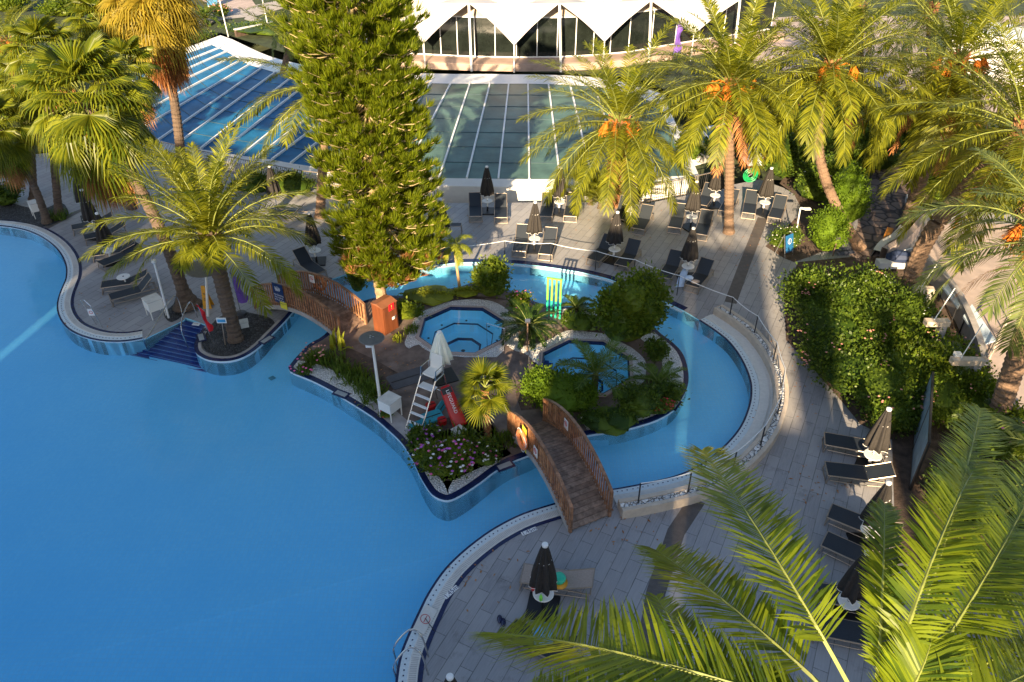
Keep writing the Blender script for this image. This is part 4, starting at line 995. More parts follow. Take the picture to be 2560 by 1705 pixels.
# things on loungers and tables
def cloth(px, z, pts, mat, label, cat='towel', name='towel'):
    p = G(*px, z); t = thing(name, p, label, cat); m = MB()
    rows = pts; n = len(rows[0]); vs = [p+V(c) for r in rows for c in r]
    fs = [(i*n+k, i*n+k+1, (i+1)*n+k+1, (i+1)*n+k) for i in range(len(rows)-1) for k in range(n-1)]
    m.add(vs, fs); o = m.build('cloth', MT[mat], t, smooth_=True)
    md = o.modifiers.new('s', 'SOLIDIFY'); md.thickness = .015; return t
cloth((1700, 680), .36, [[(.25, .35, .05), (.45, .25, .06)], [(.05, .0, .02), (.35, -.05, .0)], [(-.15, -.4, -.12), (.2, -.45, -.1)], [(-.3, -.8, -.34), (.05, -.85, -.3)]], 'lightblue', 'pale blue towel trailing off the table by the channel umbrella')
cloth((1358, 1582), .45, [[(-.25, .3, 0), (.2, .3, .02)], [(-.28, 0, .03), (.22, .05, .05)], [(-.22, -.35, -.05), (.25, -.3, -.02)]], 'bluecloth', 'blue cloth on the lounger under the near palm frond')
def blob(name, px, z, prof, mat, label, cat, sc=(1, 1), n=14):
    p = G(*px, z); t = thing(name, p, label, cat); m = MB(); m.lathe(prof, p, n); m.build('body', MT[mat] if isinstance(mat, str) else mat, t, smooth_=True); t.scale = (sc[0], sc[1], 1); return t
blob('bottle', (1352, 1500), .645, [(0, 0), (.045, 0), (.045, .15), (.015, .2), (.015, .24), (0, .24)], 'lime', 'green bottle standing on the lowest white table', 'bottle')
blob('straw_bag', (1398, 1452), .38, [(0, 0), (.15, .0), (.19, .12), (.15, .2), (0, .16)], 'teal', 'green bag on the towel covered lounger', 'bag')
blob('straw_hat', (1400, 1458), .36, [(0, 0), (.22, .0), (.22, .02), (0, .03)], 'yellow', 'yellow rimmed hat lying under the green bag', 'hat')
blob('red_cup', (1333, 1476), .6, [(0, 0), (.05, 0), (.065, .18), (0, .18)], 'red', 'red cup beside the lowest black umbrella', 'cup')
blob('shoe', (1249, 1550), .0, [(0, 0), (.06, .0), (.07, .05), (0, .09)], 'navy', 'dark blue shoe on the paving left of the near palm tip', 'shoe', (1, 1.9))
blob('shoe', (1258, 1558), .0, [(0, 0), (.06, .0), (.07, .05), (0, .09)], 'navy', 'second dark blue shoe, lower right of its pair', 'shoe', (1, 1.9))
blob('towel_bundle', (1722, 698), .36, [(0, 0), (.16, .0), (.17, .1), (.09, .17), (0, .18)], 'lightblue', 'rolled pale towel on the lounger by the channel', 'towel', (1.2, .8))
blob('beach_bag', (1738, 706), .36, [(0, 0), (.15, .0), (.16, .08), (.08, .12), (0, .12)], 'towel', 'small taupe bag on the lounger by the channel', 'bag', (1.3, .8))
# green hose reel
p = G(1872, 430, .7); p = V((AtY(1875, 438, fence_w[12].y-.3).x, fence_w[12].y-.4, AtY(1875, 438, fence_w[12].y-.4).z))
t = thing('hose_reel', p, 'round green coiled hose hanging on the fence beside the black umbrella', 'hose')
m = MB()
for k in range(5): m.tube([p+V((cos(q)*(.40-.055*k), -.08*(k % 2), sin(q)*(.40-.055*k))) for q in [2*pi*i/24 for i in range(25)]], .035, 6, False)
m.build('coil', MT['green'], t)
m = MB(); m.tube([p+V((-.3, .05, -.25)), p+V((.3, .05, .25))], .03, 6); m.tube([p+V((-.3, .05, .25)), p+V((.3, .05, -.25))], .03, 6); m.build('bracket', MT['dkmetal'], t)
# blue A frame sign and street lamp
p = G(1972, 642); t = thing('sandwich_board', p, 'blue A frame sign with white emblem at the corner of the planted bed', 'sign')
tp_ = AtY(1985, 600, p.y).z; ux = V((.8, .6, 0)).normalized(); bk = V((-.6, .8, 0))
m = MB()
for s in (-1, 1):
    for sd in (-1, 1):
        m.tube([p+ux*.3*s+bk*(.3*sd+.3), p+ux*.28*s+bk*.3+V((0, 0, 1.15))], .02, 6)
m.build('legs', MT['steel'], t)
m = MB(); c_ = p+bk*.12+V((0, 0, .68)); ux2 = V((.8, .6, 0)).normalized(); uy2 = (bk*.25+V((0, 0, 1))).normalized()
m.box(c_, (.56, .85, .02), rot=Matrix((ux2, uy2, ux2.cross(uy2))).transposed()); m.build('panel', M('blue panel', (.02, .13, .32), .4), t)
m = MB(); ring_mb(m, c_+uy2*.1, ux2, uy2, .14, .02, .015, 18); m.bar(c_+uy2*-.05+ux2.cross(uy2)*.015, c_+uy2*.2+ux2.cross(uy2)*.015, .02, .004); m.build('emblem', MT['txtw'], t)
p = G(1985, 612); q = AtY(2001, 520, p.y); t = thing('garden_lamp', p, 'white lamp post with a small bent head in the planted bed', 'lamp')
m = MB(); m.tube([p, V((q.x, p.y, q.z))], .035, 8); m.build('pole', MT['wpaint'], t)
m = MB(); m.tube([V((q.x, p.y, q.z)), V((q.x+.25, p.y, q.z-.05))], .05, 8); m.box(V((q.x+.35, p.y, q.z-.04)), (.3, .16, .08)); m.build('head', MT['wpaint'], t)
p = G(422, 795); q = AtY(385, 655, p.y); t = thing('lamp_post', p, 'slim white post leaning beside the flared palm trunk', 'post'); m = MB(); m.tube([p, V((q.x, p.y, q.z))], .045, 8); m.build('pole', MT['wpaint'], t)
m = MB(); m.lathe([(.07, -.05), (.1, 0), (.1, .1), (0, .14)], V((q.x, p.y, q.z)), 12); m.build('head', MT['wpaint'], t)

# ================================================================ rope fence of the channel, back railing
posts = [((1262, 649), .95), ((1376, 655), .95), ((1583, 697), 1.0), ((1690, 740), 1.0), ((1818, 777), 1.0)]
rope_px = [(1087, 600), (1177, 598), (1262, 597), (1372, 607), (1480, 624), (1588, 652), (1693, 683), (1757, 689), (1826, 730), (1890, 778)]
t = thing('rope_fence', G(1376, 655), 'post and rope fence following the outer edge of the curved channel', 'fence')
off = offset(right, 1.02)
def rp(i): return off[min(i, len(off)-1)]
tops = []
for b_ in [(1100, 668), (1262, 649), (1376, 655), (1488, 675), (1583, 697), (1692, 738)]:
    p = G(*b_); m = MB(); m.tube([p, p+V((0, 0, 1.0))], .022, 6); m.build('post', MT['dkmetal'], t); tops.append(p+V((0, 0, 1.0)))
n = len(off)
for k in range(9):
    i = int(3+(n-8)*k/8); p = off[i]+V((0, 0, .3)); m = MB(); m.tube([p, p+V((0, 0, .85))], .025, 6); m.build('post', MT['dkmetal'], t); tops.append(p+V((0, 0, .85)))
m = MB(); line = []
for i in range(len(tops)-1):
    for k in range(6):
        u = k/6; line.append(tops[i].lerp(tops[i+1], u)-V((0, 0, .12*u*(1-u)*2)))
line.append(tops[-1]); m.tube(line, .017, 5); m.build('rope', MT['wpaint'], t)
def railing(pts, label, name='metal_railing', h=1.05, sp=.13):
    t = thing(name, pts[0], label, 'railing'); m = MB(); b = MB(); ps = MB(); acc = 0
    for i in range(len(pts)-1):
        a, c_ = pts[i], pts[i+1]; L = (c_-a).length
        m.bar(a+V((0, 0, h)), c_+V((0, 0, h)), .05, .04); m.bar(a+V((0, 0, .12)), c_+V((0, 0, .12)), .03, .03)
        k = int(L/sp)
        for j in range(k): p = a.lerp(c_, j/k); b.box(p+V((0, 0, h/2+.05)), (.018, .018, h-.12))
        for j in range(max(1, int(L/2))): p = a.lerp(c_, j/max(1, int(L/2))); ps.box(p+V((0, 0, h/2)), (.05, .05, h+.05))
    m.build('top_rail', MT['frame'], t); b.build('balusters', MT['dkmetal'], t); ps.build('posts', MT['dkmetal'], t)
railing(fence_w[3:7], 'metal railing in front of the green glass roof', )
railing([fence_w[7], fence_w[8], fence_w[9], fence_w[10], fence_w[11], fence_w[12]], 'dark metal railing bending towards the green hose reel')
railing(gp([(2178, 340), (2230, 318), (2290, 330)]), 'short handrail far back on the stone path')
# rope line on the terrace upper right and hand rope fence
t = thing('roller_blind_frame', G(2300, 1100), 'tall framed screen of pale blue glass standing in the right hedge', 'screen')
a, b = G(2262, 1215), G(2330, 1150); 
pA, pB = V((11.9, 17.9, 0)), V((13.6, 21.3, 0))
bot1, bot2 = G(2275, 1225), G(2318, 1120)
tp1, tp2 = AtY(2265, 1090, bot1.y), AtY(2300, 1003, bot2.y+1.2)
q = [V((bot1.x, bot1.y, 0)), V((bot2.x+.3, bot2.y+1.6, 0))]
hh = 2.0
m = MB(); m.add([q[0]+V((0, 0, .1)), q[1]+V((0, 0, .1)), q[1]+V((0, 0, hh)), q[0]+V((0, 0, hh))], [(0, 1, 2, 3)])
o = m.build('pane', M('frosted glass', (.35, .47, .56), .15), t); md = o.modifiers.new('s', 'SOLIDIFY'); md.thickness = .03
m = MB()
for x, y in ((q[0], q[1]),):
    m.bar(x+V((0, 0, hh)), y+V((0, 0, hh)), .07, .07); m.bar(x+V((0, 0, .1)), y+V((0, 0, .1)), .07, .07)
    for s in (0, .5, 1): p = x.lerp(y, s); m.bar(p, p+V((0, 0, hh+.02)), .07, .07)
m.build('frame', MT['dkmetal'], t)
# ================================================================ plants
def leaflet(mb, p, d, n, L, w, droop):
    s = d.cross(n).normalized()*w/2; g = V((0, 0, -droop*L))
    q = p+d*L*.55+g*.25; e = p+d*L+g
    mb.add([p-s*.5, p+s*.5, q+s, q-s, e], [(0, 1, 2, 3), (3, 2, 4)])
def frond(lm, rm, pts, ll, n, rnd, w=.04, droop=.25, lift=.35, base=.12, r0=.035, tipk=.45):
    m = len(pts); L = [0]
    for i in range(1, m): L.append(L[-1]+(pts[i]-pts[i-1]).length)
    T = L[-1]
    rm.tube(pts[::2]+([pts[-1]] if m % 2 == 0 else []), 0, 4, False, [r0*(1-.85*i/(len(pts[::2]+([pts[-1]] if m % 2 == 0 else []))-1)) for i in range(len(pts[::2]+([pts[-1]] if m % 2 == 0 else [])))])
    i = 0
    for k in range(n):
        u = base+(1-base)*(k+.5)/n; s = u*T
        while i < m-2 and L[i+1] < s: i += 1
        f = (s-L[i])/max(1e-6, L[i+1]-L[i]); p = pts[i].lerp(pts[i+1], f); t = (pts[i+1]-pts[i]).normalized()
        sd = t.cross(V((0, 0, 1)));
        if sd.length < .05: sd = V((1, 0, 0))
        sd.normalize(); nn = sd.cross(t)
        x = (u-base)/(1-base); ln = ll*(.5+.58*sin(pi*min(1, .12+.75*x))) if x < .85 else ll*(1-(x-.85)/.15*(1-tipk))
        fw = .45+.75*x+(.8 if x > .93 else 0)
        for sg in (-1, 1):
            d = (sd*sg+t*(fw+rnd.uniform(-.13, .13))+nn*(lift+rnd.uniform(-.18, .18))).normalized()
            leaflet(lm, p, d, nn, ln*rnd.uniform(.85, 1.08), w*rnd.uniform(.8, 1.15), droop*rnd.uniform(.5, 1.4))
def arc(o, az, el, L, bend, m=14, tw=0.0):
    pts = [V(o)]; e = el; a = az
    for i in range(m):
        st = L/m; e2 = e-bend*((i+.5)/m)**1.1
        pts.append(pts[-1]+V((cos(e2)*cos(a), cos(e2)*sin(a), sin(e2)))*st); a += tw/m
    return pts
def trunk_pts(a, b, lean=(0, 0), m=14):
    return [a.lerp(b, i/m)+V((lean[0], lean[1], 0))*sin(pi*i/m) for i in range(m+1)]
def ringed(m, pts, r0, r1, seg=12, flare=1.35, rings=60):
    # ringed trunk: sample along pts with little ridges
    P = smooth(pts, 6); n = max(rings, 20); out = []; rr = []
    for i in range(n+1):
        u = i/n*(len(P)-1); k = min(int(u), len(P)-2); out.append(P[k].lerp(P[k+1], u-k))
        x = i/n; r = r0+(r1-r0)*x+r0*(flare-1)*max(0, 1-x*9)**2; rr.append(r*(1.06 if i % 2 else .94))
    m.tube(out, 0, seg, True, rr)
def date_palm(name, base, heart, L, n, label, seed, mat='frond', leafn=52, ll=.5, tr=(.24, .2), skirt=6, fruit=0, lean=(0, 0), elmin=-.75, trm='trunk', az0=0, bend=(1.0, 1.7), w=.045, fruitdirs=None, spare=False, boot='fibre', ue=.85):
    rnd = random.Random(seed); base = V(base); heart = V(heart)
    t = thing(name, base, label, 'palm tree', 'date palms')
    m = MB(); ringed(m, trunk_pts(base, heart-V((0, 0, .25)), lean), tr[0], tr[1], rings=int(max(20, heart.z*9))); m.build('trunk', MT[trm], t)
    m = MB(); ax_ = trunk_pts(base, heart-V((0, 0, .25)), lean)
    if boot == 'fibre' and trm == 'fibre':
        for k in range(190):
            a = k*2.4; q_ = ax_[min(13, int(k/190*14))].lerp(ax_[min(14, int(k/190*14)+1)], (k/190*14) % 1); r = tr[0]*1.02; p = q_+V((cos(a)*r, sin(a)*r, 0)); m.bar(p, p+V((cos(a)*.16, sin(a)*.16, rnd.uniform(.18, .34))), .10, .04)
    for k in range(70):
        a = k*2.4; z = heart.z-.75+.9*k/70; r = tr[1]*1.15
        p = V((heart.x+cos(a)*r*.9, heart.y+sin(a)*r*.9, z)); m.bar(p, p+V((cos(a)*.12, sin(a)*.12, .28)), .11, .05)
    m.build('boot_fibres', MT[boot], t)
    lm, rm = MB(), MB()
    for k in range(n):
        u = k/(n-1); az = az0+k*2.39996+rnd.uniform(-.2, .2); el = 1.4-(1.4-elmin)*u**ue+rnd.uniform(-.1, .1)
        Lk = L*rnd.uniform(.86, 1.06)*(.85 if u < .05 else 1)
        if spare and u > .15 and abs(((az+pi/2+pi) % (2*pi))-pi) < .7: Lk *= .45; el = max(el, .35)
        frond(lm, rm, arc(heart+V((cos(az)*.1, sin(az)*.1, .1-.3*u)), az, el, Lk, rnd.uniform(*bend)*(.6+.45*u), 14, rnd.uniform(-.25, .25)), ll, leafn, rnd, w, .3, .4-.35*u)
    c = lm.build('crown', MT[mat], t); rm.build('ribs', MT['cane'], t)
    if skirt:
        lm, rm = MB(), MB()
        for k in range(skirt):
            az = rnd.uniform(0, 6.28); frond(lm, rm, arc(heart-V((0, 0, .45)), az, -.55+rnd.uniform(-.3, .1), L*rnd.uniform(.6, .85), .8, 12), ll*.7, 34, rnd, w*.8, .5, .0)
        lm.build('dead_fronds', MT['dead'], t)
    for k in range(fruit):
        az = fruitdirs[k] if fruitdirs else rnd.uniform(0, 6.28); m = MB(); 
        o = heart+V((cos(az)*.25, sin(az)*.25, .0)); o2 = o+V((cos(az)*.75, sin(az)*.75, .15))
        m.tube([o, o+V((cos(az)*.4, sin(az)*.4, .25)), o2], .03, 5)
        for q in range(150):
            a = rnd.uniform(0, 6.28); r = rnd.uniform(0, .24); l = rnd.uniform(.3, .6)
            p = o2+V((cos(a)*r*.4, sin(a)*r*.4, rnd.uniform(-.1, .1))); e = p+V((cos(a)*r+cos(az)*.12, sin(a)*r+sin(az)*.12, -l))
            sd = V((-sin(a), cos(a), 0))*.018; m.add([p-sd, p+sd, e+sd, e-sd], [(0, 1, 2, 3)])
        m.build('fruit_cluster', MT['date'], t)
    return t
def fan_leaf(mb, rm, o, az, el, pet, R, rnd, seg=30, span=4.0, hang=.5, w=1.0, sp=.52):
    d = V((cos(el)*cos(az), cos(el)*sin(az), sin(el))); e = o+d*pet+V((0, 0, -.12*pet))
    if rm is not None: rm.tube([o, o.lerp(e, .5)+V((0, 0, .06*pet)), e], 0, 4, False, [.03, .022, .015])
    el2 = el-.45; t = V((cos(el2)*cos(az), cos(el2)*sin(az), sin(el2))); sd = t.cross(V((0, 0, 1)))
    if sd.length < .05: sd = V((1, 0, 0))
    sd.normalize(); nn = sd.cross(t)
    prev = None
    for k in range(seg):
        a0 = -span/2+span*k/seg; a1 = a0+span/seg; am = (a0+a1)/2
        rr = R*(.78+.22*cos(am*.6))*rnd.uniform(.92, 1.05)
        def pt(a, r, h): return e+(t*cos(a)+sd*sin(a))*r+nn*h
        i0, i1 = pt(a0, rr*sp, -.02), pt(a1, rr*sp, -.02); im = pt(am, rr*sp, .045)
        dn = V((0, 0, -hang*R))
        m0, m1 = pt(a0+.3*span/seg, rr*.80, 0)+dn*.22, pt(a1-.3*span/seg, rr*.80, 0)+dn*.22; tip = pt(am, rr*1.0, 0)+dn*rnd.uniform(.6, 1.2)
        mb.add([e, i0, im, i1, m0, m1, tip], [(0, 1, 2), (0, 2, 3), (1, 4, 2), (2, 5, 3), (2, 4, 5), (4, 6, 5)])
def fan_palm(name, base, heart, n, R, label, seed, pet=.9, skirt=40, mat='fan', tr=(.22, .16), lean=(0, 0), elmin=-1.0, trm='trunkd', flare=1.6, seg=30, hang=.5, skirtlen=1.5, grp='fan palms', sp=.52):
    rnd = random.Random(seed); base, heart = V(base), V(heart)
    t = thing(name, base, label, 'palm tree', grp)
    m = MB(); ringed(m, trunk_pts(base, heart, lean), tr[0], tr[1], flare=flare, rings=int(max(16, heart.z*8))); m.build('trunk', MT[trm], t)
    lm, rm = MB(), MB()
    for k in range(n):
        u = k/(n-1); fan_leaf(lm, rm, heart+V((0, 0, .2-.5*u)), k*2.39996+rnd.uniform(-.3, .3), 1.35-(1.35-elmin)*u+rnd.uniform(-.15, .15), pet*rnd.uniform(.8, 1.15), R*rnd.uniform(.85, 1.1), rnd, seg, 4.0, hang*(.5+.8*u), sp=sp)
    lm.build('crown', MT[mat], t); rm.build('leaf_stalks', MT['cane'], t)
    if skirt:
        lm = MB()
        for k in range(skirt):
            a = rnd.uniform(0, 6.28); fan_leaf(lm, None, heart+V((0, 0, -.4-skirtlen*rnd.random()*.6)), a, -1.15+rnd.uniform(-.2, .25), .45, R*rnd.uniform(.7, .95), rnd, 14, 2.2, .7)
        lm.build('dead_leaf_skirt', MT['dead'], t)
    return t
def leaf_cloud(mb, c, r, n, size, rnd, flat=.0, shell=.55, lumps=None, asp=.5, up=.3):
    c = V(c)
    for _ in range(n):
        if lumps:
            l = rnd.choice(lumps); cc, rr = c+V(l[0]), l[1]
        else: cc, rr = c, r
        while 1:
            d = V((rnd.gauss(0, 1), rnd.gauss(0, 1), rnd.gauss(0, 1)))
            if d.length > .1: break
        d.normalize()
        if d.z < -.35: d.z *= -.5
        k = shell+(1-shell)*rnd.random()**.6; k *= 1+rnd.uniform(-.08, .10)
        p = cc+V((d.x*rr[0], d.y*rr[1], d.z*rr[2]))*k
        if p.z < .05: p.z = .05+rnd.random()*.1
        a = (d+V((rnd.gauss(0, .6), rnd.gauss(0, .6), rnd.gauss(0, .6)+up))).normalized()
        b = a.cross(V((rnd.gauss(0, 1), rnd.gauss(0, 1), rnd.gauss(0, 1)))).normalized()*size*asp*rnd.uniform(.55, 1.5); a = a*size*rnd.uniform(.6, 1.6)
        if _ % 9 == 0: p = p+d*size*rnd.uniform(.5, 3.8); a = a*1.3
        mb.add([p-b*.5, p+a*.5-b, p+a*1.1, p+a*.5+b], [(0, 1, 2, 3)])
def core(mb, c, r, rnd, n=14):
    c = V(c); prof = [(0, 0)]
    mb.lathe([(r[0]*.70*sin(pi*i/10)+.001, r[2]*.74*(-cos(pi*i/10))) for i in range(11)], c, n, wob=lambda q, j: 1+.12*sin(q*3+j)+.08*sin(q*5-j*2))
def shrub(name, px, r, n, size, label, mat='bush', z=0.0, lumps=None, seed=1, flowers=None, cat='shrub', base=None, asp=.5, shell=.55, clus=False):
    rnd = random.Random(seed); p = V(base) if base is not None else G(*px, z)
    t = thing(name, p, label, cat)
    c = p+V((0, 0, r[2]*.55))
    if lumps is None:
        lumps = [((rnd.uniform(-.45, .45)*r[0], rnd.uniform(-.45, .45)*r[1], rnd.uniform(-.1, .45)*r[2]), (r[0]*rnd.uniform(.4, .62), r[1]*rnd.uniform(.4, .62), r[2]*rnd.uniform(.4, .6))) for _ in range(9)]+[((0, 0, 0), (r[0]*.8, r[1]*.8, r[2]*.75))]
    m = MB(); leaf_cloud(m, c, r, n, size, rnd, lumps=lumps, asp=asp, shell=shell); m.build('leaves', MT[mat], t)
    m = MB()
    for l in lumps: core(m, c+V(l[0]), l[1], rnd)
    for k in range(4): m.tube([p, c+V((rnd.uniform(-.3, .3)*r[0], rnd.uniform(-.3, .3)*r[1], 0))], .03, 5)
    m.build('branches', MT[mat], t)
    if flowers:
        for fm, cnt, sz in flowers:
            m = MB()
            cents = [(rnd.choice(lumps), V((rnd.gauss(0, 1), rnd.gauss(0, 1)-.3, abs(rnd.gauss(0, 1)))).normalized()) for _ in range(max(3, cnt//6))]
            for _ in range(cnt):
                l, d0 = rnd.choice(cents) if clus else (rnd.choice(lumps), V((rnd.gauss(0, 1), rnd.gauss(0, 1)-.3, abs(rnd.gauss(0, 1)))).normalized()); d = (d0+V((rnd.gauss(0, .16), rnd.gauss(0, .16), rnd.gauss(0, .12)))).normalized()
                q = c+V(l[0])+V((d.x*l[1][0], d.y*l[1][1], d.z*l[1][2]))*1.03
                m.lathe([(0, 0), (sz, sz*.3), (sz*.6, sz*.6), (0, sz*.45)], q, 6)
            m.build('blossoms', MT[fm], t)
    return t
def strappy(name, px, n, h, label, seed=1, mat='strap', spread=.8, w=.045, z=.05, cat='plant', flowers=None, fr=.3):
    rnd = random.Random(seed); p = G(*px, z); t = thing(name, p, label, cat); m = MB()
    for _ in range(n):
        a = rnd.uniform(0, 6.28); e = rnd.uniform(.35, 1.4); L = h*rnd.uniform(.7, 1.15); o = p+V((rnd.uniform(-1, 1)*fr*spread, rnd.uniform(-1, 1)*fr*spread, 0))
        d = V((cos(a)*cos(e)*spread, sin(a)*cos(e)*spread, sin(e))); s = V((-sin(a), cos(a), 0))*w/2
        q = o+d*L*.55+V((0, 0, .05)); x = o+d*L+V((0, 0, -.22*L*cos(e)))
        m.add([o-s, o+s, q+s, q-s, x], [(0, 1, 2, 3), (3, 2, 4)])
    m.build('leaves', MT[mat], t)
    if flowers:
        for fm, cnt, sz in flowers:
            m = MB()
            for _ in range(cnt):
                q = p+V((rnd.uniform(-1, 1)*fr*1.5, rnd.uniform(-1, 1)*fr*1.5, h*rnd.uniform(.5, 1.0))); m.lathe([(0, 0), (sz, sz*.3), (sz*.6, sz*.6), (0, sz*.45)], q, 6)
            m.build('blossoms', MT[fm], t)
    return t
def cycad(name, px, n, L, label, seed, mat='cycad', z=.05, hz=.35, el=(1.1, .0), cat='plant', ll=.22, leafn=34, w=.03):
    rnd = random.Random(seed); p = G(*px, z); t = thing(name, p, label, cat)
    m = MB(); ringed(m, [p, p+V((0, 0, hz/2)), p+V((0, 0, hz))], .14, .12, rings=8); m.build('trunk', MT['trunkd'], t)
    lm, rm = MB(), MB()
    for k in range(n):
        u = k/(n-1); frond(lm, rm, arc(p+V((0, 0, hz)), k*2.4+rnd.uniform(-.2, .2), el[0]-(el[0]-el[1])*u, L*rnd.uniform(.85, 1.1), 1.0, 9), ll, leafn, rnd, w, .1, .3, .08, .02)
    lm.build('crown', MT[mat], t); rm.build('ribs', MT['cane'], t); return t

# ---- the palm on the spit
h1 = AtY(526, 590, 26.6)
date_palm('date_palm', G(590, 850, .02), h1, 4.3, 54, 'stout date palm on the dark gravel spit by the pool steps', 11, 'frond', 54, .58, (.27, .3), skirt=0, elmin=.05, trm='trunkd', bend=(.9, 1.5), w=.046, spare=True, boot='trunkd', ue=1.25)
def palm_at(base_px, heart_px, dy=0, z=0):
    b = G(*base_px, z); return b, AtY(heart_px[0], heart_px[1], b.y+dy)
b, h = palm_at((1535, 512), (1548, 305)); date_palm('date_palm', b, h, 5.4, 60, 'fat date palm with orange fruit and shaggy trunk by the glass roof', 12, 'frond', 62, .68, (.36, .42), skirt=0, fruit=4, trm='fibre', elmin=-.45, bend=(.8, 1.4), w=.05, fruitdirs=[-1.2, -1.9, -.6, -2.4])
b, h = palm_at((1822, 582), (1828, 210)); date_palm('date_palm', b, h, 4.8, 60, 'tall date palm with straight ringed trunk rising from the paved deck', 13, 'frond', 58, .66, (.24, .21), skirt=4, fruit=5, elmin=-.3, bend=(.9, 1.5), w=.055, trm='trunk', fruitdirs=[-2.0, -2.5, -1.3, 0, -2.8])
b, h = palm_at((2152, 625), (2078, 165), 1.5); h.x = AtY(2078, 165, h.y).x
t = date_palm('date_palm', b, h, 4.9, 62, 'date palm whose lower trunk kinks and leans over the round hedge', 14, 'frond', 58, .66, (.24, .21), skirt=4, fruit=3, elmin=-.35, bend=(.9, 1.5), w=.055, lean=(-1.0, .6), fruitdirs=[-1.7, -2.2, -.8])
b, h = palm_at((2262, 575), (2395, 150)); date_palm('date_palm', b, h, 6.0, 60, 'large date palm with browning lower fronds over the stone path', 15, 'frond', 68, .72, (.34, .30), skirt=22, fruit=5, elmin=-.85, bend=(.9, 1.5), w=.055, trm='trunkd', fruitdirs=[-1.8, -2.4, -1.2, -2.9, -.4])
b, h = palm_at((2262, 790), (2480, 320)); date_palm('date_palm', b, h+V((1.2, 0, .0)), 5.6, 44, 'date palm with sunlit trunk rising out of the big hedge at the right', 16, 'frond', 72, .72, (.34, .30), skirt=5, lean=(-1.1, 0), elmin=-.55, trm='trunk', bend=(.9, 1.5), w=.05)
b, h = palm_at((2480, 1085), (2640, 600)); date_palm('date_palm', b, h, 4.2, 24, 'leaning date palm trunk at the right edge below the terrace', 17, 'frond2', 60, .65, (.33, .30), skirt=3, elmin=-.35, trm='trunk', fruit=2, fruitdirs=[-2.6, 2.6])
b, h = palm_at((800, 545), (815, 215), 2.0); date_palm('date_palm', b, h, 5.2, 34, 'date palm hidden behind the pine with fronds over the blue glass roof', 18, 'frond', 64, .68, (.25, .22), skirt=0, elmin=-.1, bend=(.7, 1.2), w=.055)
b, h = palm_at((860, 470), (900, 240), 3.0); date_palm('date_palm', b, h, 3.6, 30, 'small palm behind the pine showing yellow frond tips on its right', 19, 'frond', 44, .45, (.2, .2), skirt=0, elmin=-.7)
b = V((17, 58, 0)); date_palm('date_palm', G(2330, 330), AtY(2330, 20, G(2330, 330).y), 4.8, 40, 'date palm at the top right in front of the white terrace', 20, 'frond2', 44, .55, (.28, .26), skirt=2, elmin=-.9)
date_palm('date_palm', G(2150, 300), AtY(2150, 20, G(2150, 300).y), 4.5, 40, 'date palm at the top edge right of the white tent roof', 21, 'frond2', 40, .55, (.28, .26), skirt=2, elmin=-.9)
date_palm('date_palm', G(2560, 560), AtY(2640, 260, G(2560, 560).y), 5.0, 46, 'date palm cut by the right edge high in the picture', 22, 'frond', 54, .6, (.3, .28), skirt=2, elmin=-1.0)
date_palm('date_palm', G(700, 215), AtY(740, 30, G(700, 215).y), 3.8, 36, 'date palm behind the top of the pine at its left', 23, 'frond2', 40, .5, (.25, .22), skirt=0, elmin=-.9)
date_palm('date_palm', G(-30, 290), AtY(20, 105, G(-30, 290).y), 3.6, 36, 'date palm with orange fruit at the upper left edge', 24, 'frond', 40, .5, (.3, .28), skirt=2, fruit=4, elmin=-.8, fruitdirs=[-1.0, -.5, -1.6, -2.0])

# ---- near palm, each frond placed
HE = G(2185, 1840, 11.9)
nb = V((HE.x, HE.y, 0))
t = thing('date_palm', nb, 'near date palm whose huge sunlit fronds fill the lower right corner', 'palm tree', 'date palms')
m = MB(); ringed(m, trunk_pts(nb, HE-V((0, 0, .3))), .28, .24, rings=60); m.build('trunk', MT['trunk'], t)
rnd = random.Random(77)
def near_frond(tip, mid, ztip, zmid, ll=.5, n=72, sd=0, lift=.3, w=.036, base=.22, start=None):
    P0 = start or HE; P2 = G(*tip, ztip); Mx = G(*mid, zmid); C = 2*Mx-(P0+P2)/2
    pts = [P0*(1-u)**2+C*2*u*(1-u)+P2*u*u for u in [i/24 for i in range(25)]]
    lm, rm = MB(), MB(); frond(lm, rm, pts, ll*1.3, int(n*1.65), rnd, w*1.0, .14, lift, base, .026, .6)
    f = lm.build('frond', MT['frond3'], t); rm.build('rib', MT['cane'], f)
